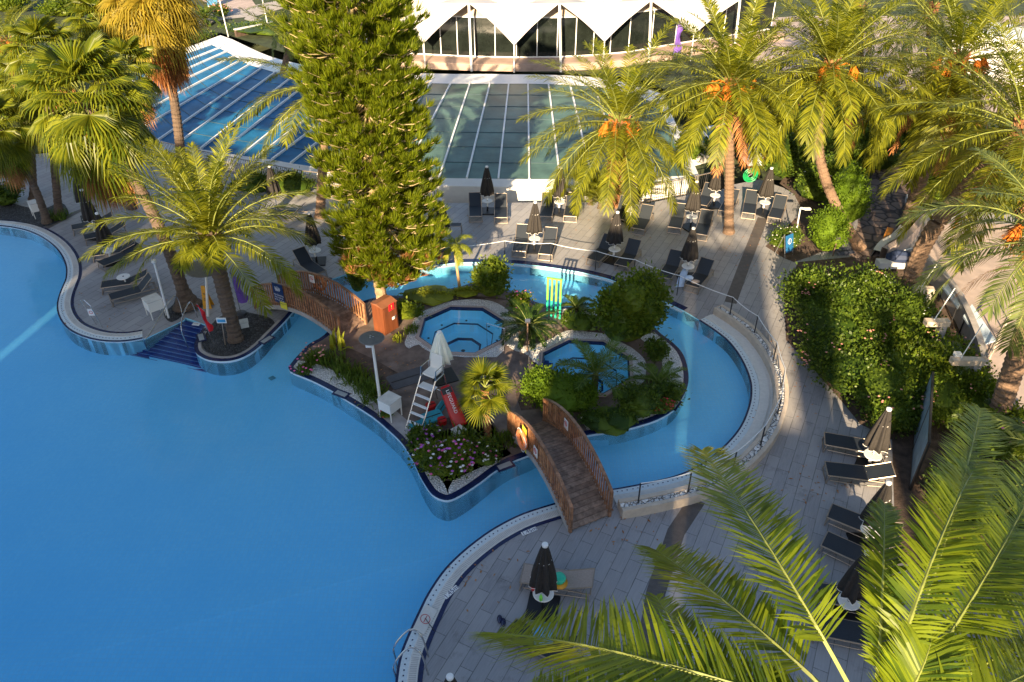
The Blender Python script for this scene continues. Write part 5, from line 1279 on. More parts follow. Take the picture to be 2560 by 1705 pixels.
for a in [((1755, 1125), (1955, 1420), 9.4, 10.6, .52, 84), ((1640, 1375), (1880, 1560), 8.2, 9.9, .52, 84), ((1240, 1585), (1640, 1655), 7.6, 10.8, .62, 92),
          ((1300, 1740), (1660, 1770), 6.4, 9.0, .62, 84), ((1640, 1490), (1800, 1650), 7.0, 8.6, .36, 60), ((2212, 1262), (2205, 1500), 10.4, 10.4, .26, 70),
          ((2450, 1020), (2370, 1330), 9.6, 10.7, .40, 84), ((2600, 1180), (2440, 1480), 9.2, 10.4, .62, 84), ((2540, 1330), (2400, 1540), 8.6, 9.4, .55, 80), ((1480, 1640), (1800, 1720), 7.0, 8.8, .5, 76), ((2450, 1150), (2330, 1400), 10.6, 10.9, .42, 70),
          ((2760, 1500), (2500, 1640), 8.4, 9.9, .6, 76), ((2330, 1590), (2280, 1720), 11.0, 10.2, .4, 56), ((1900, 1720), (2000, 1780), 9.6, 9.6, .4, 50),
          ((1860, 1980), (2000, 1850), 7.0, 9.0, .5, 60), ((2500, 2050), (2350, 1900), 8.0, 9.6, .5, 60), ((2700, 1800), (2450, 1780), 8.0, 9.8, .55, 64), ((1420, 1800), (1760, 1800), 7.4, 9.2, .5, 70), ((2650, 1640), (2450, 1740), 9.4, 10.4, .5, 64)]:
    near_frond(a[0], a[1], 11.9+(a[2]-9.6)*.6, 12.1+(a[3]-9.6)*.72, a[4]*.72, a[5], w=.036*.72)
# a lower palm to the right of it
b = G(2760, 1600); h = AtY(2840, 1250, b.y)
date_palm('date_palm', b, h, 3.6, 34, 'blue green palm crown at the right edge above the near fronds', 31, 'frond2', 60, .5, (.25, .22), skirt=0, elmin=-.6)

# ---- fan palms on the left
def fp(base, heart, *a, dy=0, **k):
    b = G(*base, .02); return fan_palm('fan_palm', b, AtY(heart[0], heart[1], b.y+dy), *a, **k)
fp((470, 765), (215, 255), 50, 1.45, 'big fan palm with wide flared foot and leaning trunk by the white lantern', 41, pet=1.5, skirt=150, tr=(.27, .2), dy=1.0, flare=2.6, lean=(.45, 0), skirtlen=2.9, elmin=-1.1)
fp((455, 420), (372, -12), 46, 1.7, 'tallest fan palm with a hanging skirt of dead leaves at the top left', 42, pet=1.5, skirt=190, tr=(.28, .22), skirtlen=3.6, lean=(.3, 0), mat='fan2')
fp((118, 555), (-5, 320), 40, 1.05, 'leaning fan palm at the left edge above the white box lantern', 43, pet=1.0, skirt=40, tr=(.19, .16), lean=(.3, 0))
fp((148, 545), (110, 130), 40, 1.1, 'fan palm behind the big one with dark upright trunk', 44, pet=1.0, skirt=50, tr=(.2, .16), dy=1.5)
fp((85, 500), (70, 210), 34, 1.1, 'shadowed fan palm trunk second from the left edge', 45, pet=1.0, skirt=40, tr=(.2, .16), dy=1)
fp((230, 420), (250, 60), 40, 1.2, 'fan palm behind the skirted one at the upper left', 46, pet=1.1, skirt=60, tr=(.24, .2))
fp((330, 520), (320, 170), 30, 1.0, 'fan palm squeezed between the big fan palm and the skirted one', 48, pet=.9, skirt=40, tr=(.2, .16))
b = G(1220, 1092, .06); fan_palm('fan_palm', b, AtY(1212, 972, b.y), 17, .66, 'small sunlit fan palm beside the clipped bush on the island', 47, pet=.5, skirt=0, tr=(.13, .15), elmin=-.6, trm='fibre', flare=1.0, seg=24, hang=.08, sp=.34)
# thin young palm
b = G(1150, 727, .05); h = AtY(1135, 612, b.y); rnd2 = random.Random(5)
t = thing('young_palm', b, 'thin young palm with a pale stem leaning in front of the rear channel', 'palm tree')
m = MB(); ringed(m, trunk_pts(b, h), .075, .045, rings=14); m.build('trunk', MT['limeleaf'] if False else M('pale stem', (.42, .27, .14), .8), t)
lm, rm = MB(), MB()
for k in range(13): frond(lm, rm, arc(h, k*2.4, 1.2-1.7*k/13, .95, 1.4, 9), .26, 30, rnd2, .03, .5, .1, .1, .015)
lm.build('crown', MT['limeleaf'], t)

# ---- the pine
def pine(base, label, H=17.0):
    rnd = random.Random(9); p = V(base); t = thing('island_pine', p, label, 'pine tree')
    m = MB(); ringed(m, [p, p+V((-.2, .1, 1.5)), p+V((-.1, .1, 4)), p+V((.1, .1, 9)), p+V((-.2, .1, H))], .27, .07, rings=50, flare=1.3); m.build('trunk', MT['pinebark'], t)
    def R(z):
        pts = [(1.3, .5), (2.0, 1.3), (2.7, 2.1), (4, 2.4), (6, 2.3), (8, 2.3), (10, 2.35), (12, 2.4), (14, 2.1), (17, .4)]
        for (a, x), (b, y) in zip(pts, pts[1:]):
            if a <= z <= b: return x+(y-x)*(z-a)/(b-a)
        return .4
    nm, bm, br = MB(), MB(), MB()
    z = 1.5
    def tuft(o, az, mat, L):
        d0 = V((cos(az)*.55, sin(az)*.55, .75))
        for _ in range(26):
            a = rnd.uniform(0, 6.28); r = rnd.uniform(.1, .75)
            d = (d0+V((cos(a)*r, sin(a)*r, rnd.uniform(-.35, .45)))).normalized()
            l = L*rnd.uniform(.75, 1.15); s = d.cross(V((rnd.gauss(0, 1), rnd.gauss(0, 1), rnd.gauss(0, 1)))).normalized()*.013
            q = o+d*l*.5+V((0, 0, -.02)); e = o+d*l+V((0, 0, .03*l))
            mat.add([o-s, o+s, q+s, q-s, e], [(0, 1, 2, 3), (3, 2, 4)])
    while z < H-1:
        nb_ = 13
        for k in range(nb_):
            az = rnd.uniform(0, 6.28); L = R(z)*rnd.choice((rnd.uniform(.86, 1.08), rnd.uniform(.92, 1.04), rnd.uniform(.7, .9))); o = p+V((.55-.05*z, .1, z))
            pts = [o+V((cos(az)*L*u, sin(az)*L*u, -.45*L*u+.42*L*u*u*u)) for u in (0, .2, .4, .6, .8, 1)]
            br.tube(pts, 0, 5, True, [.035, .032, .028, .022, .016, .01])
            nt_ = max(3, int(L*4.6))
            for j in range(nt_):
                u = (.28+.72*(j+rnd.random())/nt_); i = min(4, int(u*5)); q = pts[i].lerp(pts[i+1], u*5-i)
                side = rnd.uniform(-.38, .38)*(1.1-.4*u); q = q+V((-sin(az)*side, cos(az)*side, rnd.uniform(-.08, .08)))
                tuft(q, az+rnd.uniform(-.7, .7), bm if (z < 3.4 and rnd.random() < .15) else nm, rnd.uniform(.32, .46))
        z += .235
    nm.build('needles', MT['pine'], t); bm.build('brown_needles', MT['pineb'], t); br.build('branches', M('pale branches', (.38, .30, .16), .8), t)
    return t
pine(G(965, 778, .05), 'tall columnar pine with upturned needle tufts rising from the island')

# ---- bushes and beds on the island
shrub('round_bush', (1228, 738), (1.0, .8, 1.25), 3200, .10, 'bright leafy bush on the far side of the first spa pool', 'bush', .05, seed=3)
shrub('round_bush', (1566, 848), (1.55, 1.35, 2.2), 9000, .11, 'large dense green bush between the half hidden spa pool and the channel', 'bush', .05, seed=4)
shrub('clipped_bush', (1395, 1010), (1.25, 1.0, 1.2), 9000, .07, 'low clipped bush in front of the half hidden spa pool', 'cypress', .05, seed=5, lumps=[((0, -.15, 0), (1.3, .8, .85)), ((-.6, .0, .1), (.7, .7, .8)), ((.6, -.3, -.1), (.8, .6, .7))])
shrub('clipped_bush', (1590, 1035), (1.0, .6, .8), 3500, .07, 'dark green ground bush left of the red flowers', 'hedge', .05, seed=6)
cycad('dark_cycad', (1322, 842), 38, 1.35, 'dark spiky cycad between the two spa pools', 51, hz=.5)
cycad('feather_palm', (1485, 985), 16, 1.7, 'slender feathery palm in front of the half hidden spa pool', 52, 'strap', hz=.9, el=(1.25, .1), ll=.35, leafn=40)
cycad('feather_palm', (1645, 970), 16, 1.1, 'small feathery palm in the bed at the right end of the island', 53, 'strap', hz=.2, ll=.25)
cycad('feather_palm', (1440, 785), 14, .8, 'little dark palm beside the green tube rack', 54, 'hedge', hz=.3)
strappy('flowering_plant', (790, 905), 110, .75, 'strappy plant with salmon flowers in the left corner of the island', 61, flowers=[('petal_s', 28, .045)])
strappy('flowering_plant', (762, 930), 80, .5, 'low plant with pink flowers at the left tip of the island', 62, flowers=[('petal_p', 10, .05)])
for i, (x, y) in enumerate(((836, 908), (866, 932), (892, 952), (918, 972), (940, 996))):
    strappy('lily_clump', (x, y), 120, .62, ['lily clump next to the salmon flowers', 'lily clump second from the left in the island bed', 'lily clump in the middle of the row behind the gravel', 'lily clump left of the disc lamp pole', 'lily clump at the foot of the disc lamp'][i], 63+i, fr=.5)
strappy('banana_leaf_plant', (845, 870), 14, .9, 'broad leaved plant at the island end of the far bridge', 70, mat='limeleaf', w=.14)
shrub('low_bush', (1020, 795), (.7, .5, .55), 1500, .08, 'low bush beside the gravel behind the brown cabinet', 'bush', .05, seed=8)
shrub('flowering_ground_cover', (1075, 742), (1.5, .22, .2), 1500, .06, 'yellow green ground cover along the rear edge of the island', 'limeleaf', .05, seed=9, cat='ground cover')
shrub('flowering_ground_cover', (1160, 735), (.8, .22, .22), 1000, .06, 'yellow green ground cover at the foot of the thin palm', 'limeleaf', .05, seed=10, cat='ground cover')
shrub('flowering_shrub', (1298, 775), (.55, .5, .6), 1200, .07, 'reddish shrub with pink flowers right of the bright bush', 'bush', .05, seed=11, flowers=[('petal_p', 9, .06), ('petal_s', 14, .04)])
shrub('low_bush', (1450, 820), (.9, .35, .5), 1800, .07, 'shaded low bush behind the half hidden spa pool', 'hedge', .05, seed=12)
strappy('grass_tuft', (1030, 830), 60, .4, 'spiky tuft left of the first spa gravel', 71)
strappy('grass_tuft', (995, 850), 40, .3, 'yellowish tuft on the brown path behind the cabinet', 72, mat='limeleaf')
shrub('low_bush', (1640, 900), (.5, .8, .5), 1600, .08, 'bush along the right inner gravel of the island', 'hedge', .05, seed=13)
shrub('low_bush', (1660, 1000), (.7, .6, .5), 1800, .08, 'bush behind the red flowers at the right end of the island', 'hedge', .05, seed=14)
shrub('red_flower_bush', (1650, 1030), (.5, .35, .4), 900, .06, 'low bush with red flowers at the right end of the island', 'bush', .05, seed=15, flowers=[('petal_r', 40, .045)])
shrub('low_bush', (1520, 1065), (1.3, .35, .45), 2600, .07, 'long low bush behind the lower right gravel of the island', 'hedge', .05, seed=16)
shrub('low_bush', (895, 728), (.5, .5, .9), 1200, .08, 'leafy bush between the far bridge railing and the cabinet', 'bush', .05, seed=17)
shrub('red_flower_bush', (968, 1040), (.35, .25, .2), 300, .05, 'small red flowers below the white box lantern on the island', 'bush', .05, seed=18, flowers=[('petal_r', 16, .04)])
# flower bed in front
shrub('flower_bed_bush', (1110, 1175), (1.1, .9, .75), 7000, .07, 'large flower bush with violet and white flowers at the front of the island', 'bush', .06, seed=20, flowers=[('petal_v', 70, .055), ('petal_w', 40, .055), ('petal_p', 40, .055)])
shrub('flower_bed_bush', (1060, 1120), (.6, .7, .5), 3000, .07, 'violet flower bush on the left rim of the island bed', 'hedge', .06, seed=21, flowers=[('petal_v', 40, .05), ('petal_w', 6, .05)])
shrub('flower_bed_bush', (1195, 1150), (.7, .55, .5), 3000, .07, 'white flower bush on the right of the front bed', 'hedge', .06, seed=22, flowers=[('petal_w', 34, .05), ('petal_p', 18, .05)])
strappy('lily_clump', (1130, 1130), 160, .7, 'lily clump in the middle of the front flower bed', 73, fr=.6)
strappy('lily_clump', (1165, 1105), 120, .8, 'lily clump left of the small fan palm trunk', 74, fr=.4)
strappy('lily_clump', (1262, 1105), 120, .5, 'plants between the small fan palm and the nearer bridge', 75, fr=.5)
# left bed plants
strappy('grass_tuft', (150, 545), 120, .6, 'green tuft at the foot of the left fan palms', 76, fr=.5)
shrub('low_bush', (20, 510), (1.2, .8, .9), 2200, .1, 'dark bush at the far left edge', 'hedge', 0, seed=23)
shrub('low_bush', (640, 485), (1.6, .6, .8), 2600, .1, 'planting along the edge of the blue glass roof', 'hedge', -.4, seed=24)
shrub('low_bush', (740, 490), (1.6, .6, 1.0), 2600, .1, 'planting between the glass roof and the left of the pine', 'hedge', -.4, seed=25)
# ---- right hand hedges
shrub('flowering_hedge', (2150, 850), (2.9, 3.4, 1.7), 26000, .085, 'huge rounded oleander hedge with pale pink flowers beside the paved walk', 'hedge', 0, seed=30, flowers=[('petal_s', 90, .045), ('petal_w', 30, .035)], cat='hedge', clus=True,
      base=G(2120, 850), lumps=[((0, 0, 0), (2.6, 2.6, 1.3)), ((-.6, 1.4, .1), (1.9, 2.0, 1.25)), ((-.9, -1.0, -.1), (1.8, 1.8, 1.2)), ((1.2, 1.6, .1), (2.0, 1.8, 1.2)), ((.6, -1.4, 0), (2.0, 1.9, 1.1)), ((-.9, 2.6, -.2), (1.3, 1.1, 1.0)), ((1.4, 0, .1), (1.9, 1.9, 1.2)), ((-.5, .3, .8), (.9, .8, .8)), ((-1.3, 1.6, .6), (.7, .8, .8)), ((.8, 1.0, .8), (.8, .9, .8)), ((.3, -1.2, .6), (.8, .7, .7)), ((1.8, -.4, .7), (.9, .8, .8))])
shrub('flowering_hedge', (2330, 950), (2.6, 2.6, 1.3), 17000, .085, 'sunlit leafy hedge between the oleander and the concrete beams', 'bush', 0, seed=31, flowers=[('petal_s', 40, .045)], cat='hedge', clus=True,
      base=G(2330, 985), lumps=[((0, 0, 0), (2.2, 2.2, 1.0)), ((-1.2, 1.2, .1), (1.5, 1.7, 1.0)), ((.7, 1.4, 0), (1.3, 1.4, .9)), ((.6, -1.4, -.2), (1.6, 1.3, .9)), ((-1.5, -.6, 0), (1.3, 1.4, 1.0)), ((.1, 3.0, 0), (1.0, 1.2, .9)), ((-.3, .2, .7), (.7, .7, .6)), ((-1.2, 1.2, .6), (.7, .6, .6)), ((.6, -1.1, .4), (.7, .6, .6))])
shrub('flowering_hedge', (2200, 980), (2, 2, 1.3), 16000, .085, 'lower end of the oleander planting above the framed glass screen', 'hedge', 0, seed=39, flowers=[('petal_s', 60, .045)], cat='hedge', clus=True,
      base=G(2205, 1010), lumps=[((0, 0, 0), (1.7, 1.6, 1.0)), ((-.9, 1.0, 0), (1.4, 1.5, 1.0)), ((.9, .9, .1), (1.6, 1.6, 1.0)), ((1.6, -.6, 0), (1.4, 1.2, .9)), ((-.2, -1.2, -.2), (1.0, .9, .8)), ((-1.4, 2.0, 0), (1.1, 1.2, 1.0))])
shrub('low_bush', (2510, 1130), (1.5, 1.2, 1.1), 4200, .09, 'bush with pink flowers at the foot of the leaning right trunk', 'bush', 0, seed=32, flowers=[('petal_p', 16, .06)], cat='shrub')
shrub('low_bush', (2420, 1260), (1.8, 1.6, 1.0), 5000, .09, 'dark bush below the framed glass screen', 'hedge', 0, seed=33)
shrub('low_bush', (2620, 1400), (2.4, 1.8, 1.0), 5000, .1, 'dark bush under the near palm at the right edge', 'hedge', 0, seed=34)
shrub('clipped_conifer', (2062, 625), (1.25, 1.1, 1.5), 9000, .07, 'clipped yellow green conifer hedge behind the blue A frame sign', 'cypress', 0, seed=35, cat='hedge')
shrub('clipped_conifer', (2110, 560), (1.2, 1.1, 2.1), 9000, .07, 'round sunlit conifer hedge behind the kinked palm trunk', 'cypress', 0, seed=36, cat='hedge')
shrub('white_flower_bush', (1955, 618), (.95, .7, .8), 3000, .07, 'bush with white flowers at the pointed corner of the bed', 'hedge', 0, seed=37, flowers=[('petal_w', 70, .04)])
shrub('dark_hedge', (2040, 500), (1.7, 1.5, 1.9), 7000, .1, 'dark hedge behind the outermost lounger on the right', 'hedge', 0, seed=38, flowers=[('petal_w', 12, .05)], cat='hedge')
for i, (x, y, r) in enumerate(((1960, 440, 2.2), (2060, 400, 2.6), (2150, 420, 2.4), (1990, 370, 2.4), (2100, 330, 2.8), (1800, 400, 1.3), (1720, 400, 1.0), (2200, 380, 2.4), (2330, 400, 2.4), (2440, 440, 2.4), (2350, 500, 1.5))):
    shrub('dark_tree_mass', (x, y), (r, r*.8, r*.9), int(2600*r), .13, ['dark leafy bush behind the hose reel fence', 'tall dark shrub behind the tall palm fronds', 'dark shrub left of the stone path', 'dark shrub beside the small white kiosk', 'big dark shrub high between the two right palms', 'dark shrub behind the trunk of the tall deck palm', 'small dark shrub at the right corner of the glass roof', 'shrub at the head of the stone path', 'shrub right of the stone path under the drooping fronds', 'shrub beneath the large right crown', 'small shrub beside the white curved kerb'][i], 'hedge', -.2, seed=80+i)
# rear left garden
for i, (x, y, r) in enumerate(((300, 300, 2.2), (180, 320, 2.0), (60, 300, 2.2), (-80, 290, 2.2), (360, 120, 2.0), (280, 60, 2.4), (160, 40, 2.4), (30, 30, 2.4))):
    shrub('garden_shrub', (x, y), (r, r, 1.3), int(1500*r), .15, ['shrub left of the blue glass roof below the skirted palm', 'shrub behind the big fan palm crown', 'shrub between the left fan palm trunks', 'shrub at the left border behind the small pool', 'shrub behind the top corner of the blue roof at left', 'distant shrub behind the skirted fan palm', 'distant shrub at the top left', 'distant shrub in the top left corner'][i], 'bush', 0, seed=100+i)
shrub('low_hedge', (680, 75), (5.5, 2.6, .55), 6000, .11, 'low dark hedge bed behind the white corner of the glass roof', 'hedge', 0, seed=110, cat='hedge')
shrub('low_hedge', (450, 105), (3.5, 2.5, .6), 4000, .11, 'dark planting beside the left top edge of the blue glass roof', 'hedge', 0, seed=111, cat='hedge')
shrub('flowering_shrub', (553, 40), (1.5, 1.2, .8), 1500, .1, 'pale pink flowering shrub behind the white pole', 'bush', 0, seed=112, flowers=[('petal_s', 60, .1)])
cycad('garden_cycad', (436, 82), 36, 2.0, 'dark cycad left of the pale path at the top', 120, hz=.6, ll=.3, w=.06, z=0)
cycad('garden_cycad', (515, 58), 36, 2.0, 'cycad in front of the pink shrub at the top', 121, 'strap', hz=.5, ll=.3, w=.06, z=0)
cycad('garden_cycad', (425, 112), 30, 1.8, 'lighter cycad just behind the corner of the blue roof', 122, 'strap', hz=.3, ll=.3, w=.06, z=0)
t = thing('dead_shrub', G(424, 118), 'small orange dried plant beside the cycads', 'shrub'); m = MB(); leaf_cloud(m, G(424, 118)+V((0, 0, .4)), (.6, .5, .5), 500, .12, random.Random(4)); m.build('leaves', MT['dead'], t)
shrub('low_bush', (745, 20), (3, 2.5, 1.8), 4200, .14, 'green shrub behind the pine at the top', 'bush', 0, seed=113)

for i, (x, y) in enumerate(((1475, 510), (1500, 520), (1580, 520))):
    cycad('palm_sucker', (x, y), 18, 2.2, ['yellow green palm sucker left of the fat palm trunk', 'palm sucker in front of the fat palm trunk', 'palm sucker right of the fat palm trunk'][i], 130+i, 'limeleaf' if i == 0 else 'frond', hz=.3, ll=.35, w=.05, z=0, el=(1.45, .75))
# ================================================================ glass roof and gym building
def pl(pts, z): return [G(x, y, z) for x, y in pts]
Bk = [(527, 112), (548, 121), (566, 130), (587, 141), (603, 152), (624, 163), (654, 172), (689, 182), (735, 190), (785, 197), (838, 201), (890, 204), (940, 206), (985, 207), (1030, 208), (1078, 209), (1127, 210), (1175, 210), (1225, 210), (1272, 210), (1320, 210), (1371, 211), (1425, 213), (1485, 217), (1560, 232), (1650, 262)]
Ft = [(335, 180), (332, 208), (330, 235), (332, 262), (342, 290), (362, 318), (396, 352), (440, 364), (500, 375), (551, 382), (603, 391), (640, 396), (680, 401), (727, 410), (820, 424), (915, 434), (1008, 441), (1098, 447), (1167, 448), (1246, 449), (1323, 450), (1400, 450), (1480, 449), (1562, 447), (1645, 445), (1722, 441)]
WB = [(551, 88), (580, 98), (605, 110), (628, 121), (650, 131), (675, 141), (705, 150), (740, 158), (785, 167), (830, 173), (880, 177), (925, 180), (965, 181), (1005, 182), (1047, 183), (1090, 184), (1138, 185), (1183, 185), (1228, 185), (1275, 186), (1322, 186), (1371, 187), (1425, 189), (1490, 193), (1570, 208), (1665, 238)]
ZR0, ZR1 = .35, 1.0
B3 = [G(x, y, ZR1) for x, y in Bk]; F3 = [G(x, y, ZR0) for x, y in Ft]; W3 = [G(x, y, ZR1+.05) for x, y in WB]
t = thing('glass_roof', G(1100, 450), 'low fan shaped glass roof over the indoor pool with white glazing bars', 'glass roof')
gb = M('blue glazing', (.014, .13, .29), .35, .8, .3, spec=.08); gg = M('green glazing', (.075, .14, .12), .3, .5, .45, spec=.15)
n = len(B3)
for i in range(n-1):
    m = MB(); m.add([B3[i], B3[i+1], F3[i+1], F3[i]], [(0, 3, 2, 1)]); o = m.build('glass_pane', gb if i < 14 else gg, t)
    m = MB()
    for k in range(1, 7):
        u = k/7; m.bar(B3[i].lerp(F3[i], u)+V((0, 0, .01)), B3[i+1].lerp(F3[i+1], u)+V((0, 0, .01)), .05, .03)
    m.build('cross_joint', M('joint', (.05, .09, .11), .5) if i == 0 else bpy.data.materials['joint'], o)
for i in range(n):
    m = MB(); m.bar(W3[i], B3[i]+V((0, 0, .05)), .035, .02) if i else None; m.bar(B3[i]+V((0, 0, .06)), F3[i]+V((0, 0, .06)), .10, .12); m.build('glazing_bar', MT['wpaint'], t)
m = MB()
for i in range(n-1): m.add([W3[i], W3[i+1], B3[i+1]+V((0, 0, .02)), B3[i]+V((0, 0, .02))], [(0, 3, 2, 1)])
m.add([W3[0], B3[0], F3[0]+V((-.3, .3, 0)), F3[0]+V((-.8, .8, 0))], [(0, 1, 2, 3)])
m.build('white_upper_band', MT['wpaint'], t)
m = MB(); Fo = offset(F3, -.7)
for i in range(n-1):
    a, b, c, d = F3[i], F3[i+1], Fo[i+1], Fo[i]
    m.add([a+V((0, 0, .05)), b+V((0, 0, .05)), V((c.x, c.y, .22)), V((d.x, d.y, .22))], [(0, 3, 2, 1)])
    m.add([V((d.x, d.y, .22)), V((c.x, c.y, .22)), V((c.x, c.y, -1.25)), V((d.x, d.y, -1.25))], [(0, 1, 2, 3)])
m.build('white_parapet', MT['white'], t)
m = MB()
for i in range(n-1):
    c, d = Fo[i]*1.0, Fo[i+1]*1.0; c = V((c.x, c.y+.4, -1.25)); d = V((d.x, d.y+.4, -1.25))
    m.add([c, d, V((d.x, d.y, -2.2)), V((c.x, c.y, -2.2))], [(0, 1, 2, 3)])
m.build('lower_wall', MT['dkmetal'], t)
m = MB(); m.add([F3[-1]+V((0, 0, .03)), B3[-1]+V((0, 0, .03)), B3[-1]+V((.5, .2, .03)), F3[-1]+V((.6, 0, .03))], [(0, 1, 2, 3)]); m.add([F3[-1]+V((.6, 0, .03)), B3[-1]+V((.5, .2, .03)), B3[-1]+V((.5, .2, -2)), F3[-1]+V((.6, 0, -2))], [(0, 1, 2, 3)]); m.build('white_side_band', MT['white'], t)
# second small glass canopy to the right
t = thing('glass_canopy', G(1760, 340), 'small glass canopy right of the fan shaped roof behind the tall palm', 'canopy')
q = [G(1690, 335, .6), G(1812, 312, .6), G(1835, 342, .3), G(1720, 372, .3)]
m = MB(); m.add(q, [(0, 3, 2, 1)]); m.build('glass_pane', gg, t)
m = MB(); 
for a, b in ((0, 1), (1, 2), (2, 3), (3, 0)): m.bar(q[a]+V((0, 0, .03)), q[b]+V((0, 0, .03)), .15, .12)
m.bar(q[0].lerp(q[1], .5)+V((0, 0, .03)), q[3].lerp(q[2], .5)+V((0, 0, .03)), .1, .1); m.build('frame', MT['wpaint'], t)
m = MB(); m.add([q[3], q[2], V((q[2].x, q[2].y, -1)), V((q[3].x, q[3].y, -1))], [(0, 1, 2, 3)]); m.build('wall', MT['white'], t)
# gym with tensile roof
t = thing('tent_roofed_hall', G(1300, 160), 'long glazed hall with pointed white tensile roof panels and thin masts', 'building')
fpx = [(905, 151), (1000, 155), (1090, 160), (1180, 164), (1290, 166), (1400, 165), (1500, 160), (1600, 150), (1720, 128), (1840, 108), (1960, 88)]
base3 = [G(x, y+13, 0) for x, y in fpx]; gl = offset(base3, 1.9); 
m = MB(); m.band(base3, [(0, 0), (0, .55), (.3, .6), (1.9, .62)]); m.build('plinth', M('pinkish plinth', (.40, .29, .24), .8, .8, .2, bs=(6, .3)), t)
HG = 3.75
m = MB(); m.band(base3, [(1.9, .62), (1.9, HG)]); gw = m.build('glazing', MT['glassd'], t)
m = MB(); m.band(base3, [(1.85, .62), (1.85, .72)]); m.band(base3, [(1.85, HG-.02), (1.85, HG+.1)]); sm_ = smooth(gl, 6)
for i in range(0, len(sm_), 3): p = sm_[i]; m.box((p.x, p.y-.05, (HG+.62)/2), (.07, .07, HG-.62))
m.build('mullions', MT['wpaint'], gw)
m = MB(); m.band(base3, [(1.8, HG+.1), (3.2, HG+1.5)]); m.build('fascia', M('ceiling fascia', (.55, .47, .38), .7), t)
# inside things seen through the glass: pale columns and gear
Ym = G(1170, 177).y
mast_px = [(945, 168, 940, 5), (1179, 178, 1172, 8), (1402, 180, 1399, 8), (1622, 160, 1628, 2), (1835, 140, 1850, 0)]
masts = []
for bx, by, tx, ty in sorted(mast_px):
    b = G(bx, by, 0); tp = AtY(tx, ty, b.y+.3); masts.append(tp)
    m = MB(); m.tube([b, tp], .10, 10); m.build('mast', MT['wpaint'], t)
for i in range(len(masts)-1):
    a, b = masts[i], masts[i+1]; mid = (a+b)/2
    tip = V((mid.x, mid.y-.6, 2.15))
    K = 10; m = MB()
    def row(v, w): # inward curved edges
        l = a.lerp(tip, v)+V((0, 0, -.0)); r = b.lerp(tip, v); c = (1-v)
        x = l.lerp(r, w); sag = -.35*sin(pi*v); x = x+(mid-x)*(.05*sin(pi*v)); x.y += .5*sin(pi*w)*sin(pi*min(1, v*1.2)); return x
    vs = [row(v/K, w/K) for v in range(K+1) for w in range(K+1)]
    m.add(vs, [(v*(K+1)+w, v*(K+1)+w+1, (v+1)*(K+1)+w+1, (v+1)*(K+1)+w) for v in range(K) for w in range(K)]); m.build('sail', MT['tent'], t, smooth_=True)
    m = MB(); K = 10; vs = []
    for v in range(K+1):
        for w in range(K+1):
            u = w/K; x = a.lerp(b, u); ridge = 1.3*abs(2*u-1)**1.5
            y = x.y+15*v/K; vs.append(V((x.x, y, x.z-.15*(v > 0)-.9*sin(pi*u)*(1 if v else 0)*min(1, v/2)+.10*v+1.8*sin(pi*v/K*.5)*abs(2*u-1))))
    m.add(vs, [(v*(K+1)+w, v*(K+1)+w+1, (v+1)*(K+1)+w+1, (v+1)*(K+1)+w) for v in range(K) for w in range(K)]); m.build('roof_membrane', MT['tent'], t, smooth_=True)
    m = MB(); m.tube([tip, V((tip.x, tip.y, .0))], .05, 6); m.build('tie_post', MT['wpaint'], t)
# things inside: gym gear silhouettes reading as pale shapes on the glass line
# white rear building, upper right
t = thing('white_terrace_building', V((45, 75, 0)), 'white building behind the palms at the upper right', 'building')
m = MB(); a = G(2380, 160); b = G(2800, 240); m.bar(V((a.x, a.y, 1.6)), V((b.x, b.y, 1.6)), 5, 3.2); m.build('wall', MT['wpaint'], t)
m = MB()
for k in range(10): p = V((a.x, a.y, 1.7)).lerp(V((b.x, b.y, 1.7)), (k+.5)/10); m.box(p+V((-.8, -2.3, 0)), (1.6, .6, 1.6), rz=atan2(b.y-a.y, b.x-a.x))
m.build('window', MT['glassd'], t)
t = thing('white_kiosk', G(1920, 372), 'small pale blue white kiosk with a dark slot window behind the fence', 'kiosk')
p = G(1915, 415); m = MB(); m.box(p+V((0, .9, .85)), (2.3, 1.6, 1.7), rz=.1); m.build('wall', M('pale kiosk', (.5, .56, .66), .5), t)
m = MB(); m.box(p+V((.1, .05, 1.2)), (1.2, .1, .35), rz=.1); m.build('window', MT['dkmetal'], t)
m = MB(); m.box(p+V((0, .9, 1.75)), (2.5, 1.8, .1), rz=.1); m.build('roof', MT['wpaint'], t)
# left background
for i, (x, y, h, lb) in enumerate(((571, 92, 4.2, 'thin white pole beside the corner of the blue glass roof'), (458, 40, 2.0, 'short white pole beside the far left lawn'), (672, 75, 4.5, 'thin grey pole left of the pine top'))):
    p = G(x, y); t = thing('white_pole', p, lb, 'pole'); m = MB(); m.tube([p, p+V((-.2, 0, h))], .05, 8); m.build('pole', MT['wpaint'], t); m = MB(); m.lathe([(.08, 0), (.08, .1), (0, .12)], p+V((-.2, 0, h)), 10); m.build('cap', MT['wpaint'], t)
p = G(533, 16); t = thing('blue_board', p, 'blue board standing on the distant path', 'board'); m = MB(); m.box(p+V((0, 0, 1.0)), (1.1, .1, 2.0)); m.build('board', M('far blue', (.03, .17, .36), .5), t)
m = MB(); m.box(p+V((0, 0, .05)), (1.2, .4, .1)); m.build('base', MT['wpaint'], t)
p = G(640, 80); t = thing('garden_wall', p, 'low white edged wall behind the hedge bed at the top', 'wall'); m = MB(); a, b = G(590, 92), G(690, 72); m.bar(a+V((0, 0, .3)), b+V((0, 0, .3)), .3, .6); m.build('wall', MT['soil'], t); m = MB(); m.bar(a+V((0, 0, .65)), b+V((0, 0, .65)), .4, .08); m.build('coping', MT['white'], t)

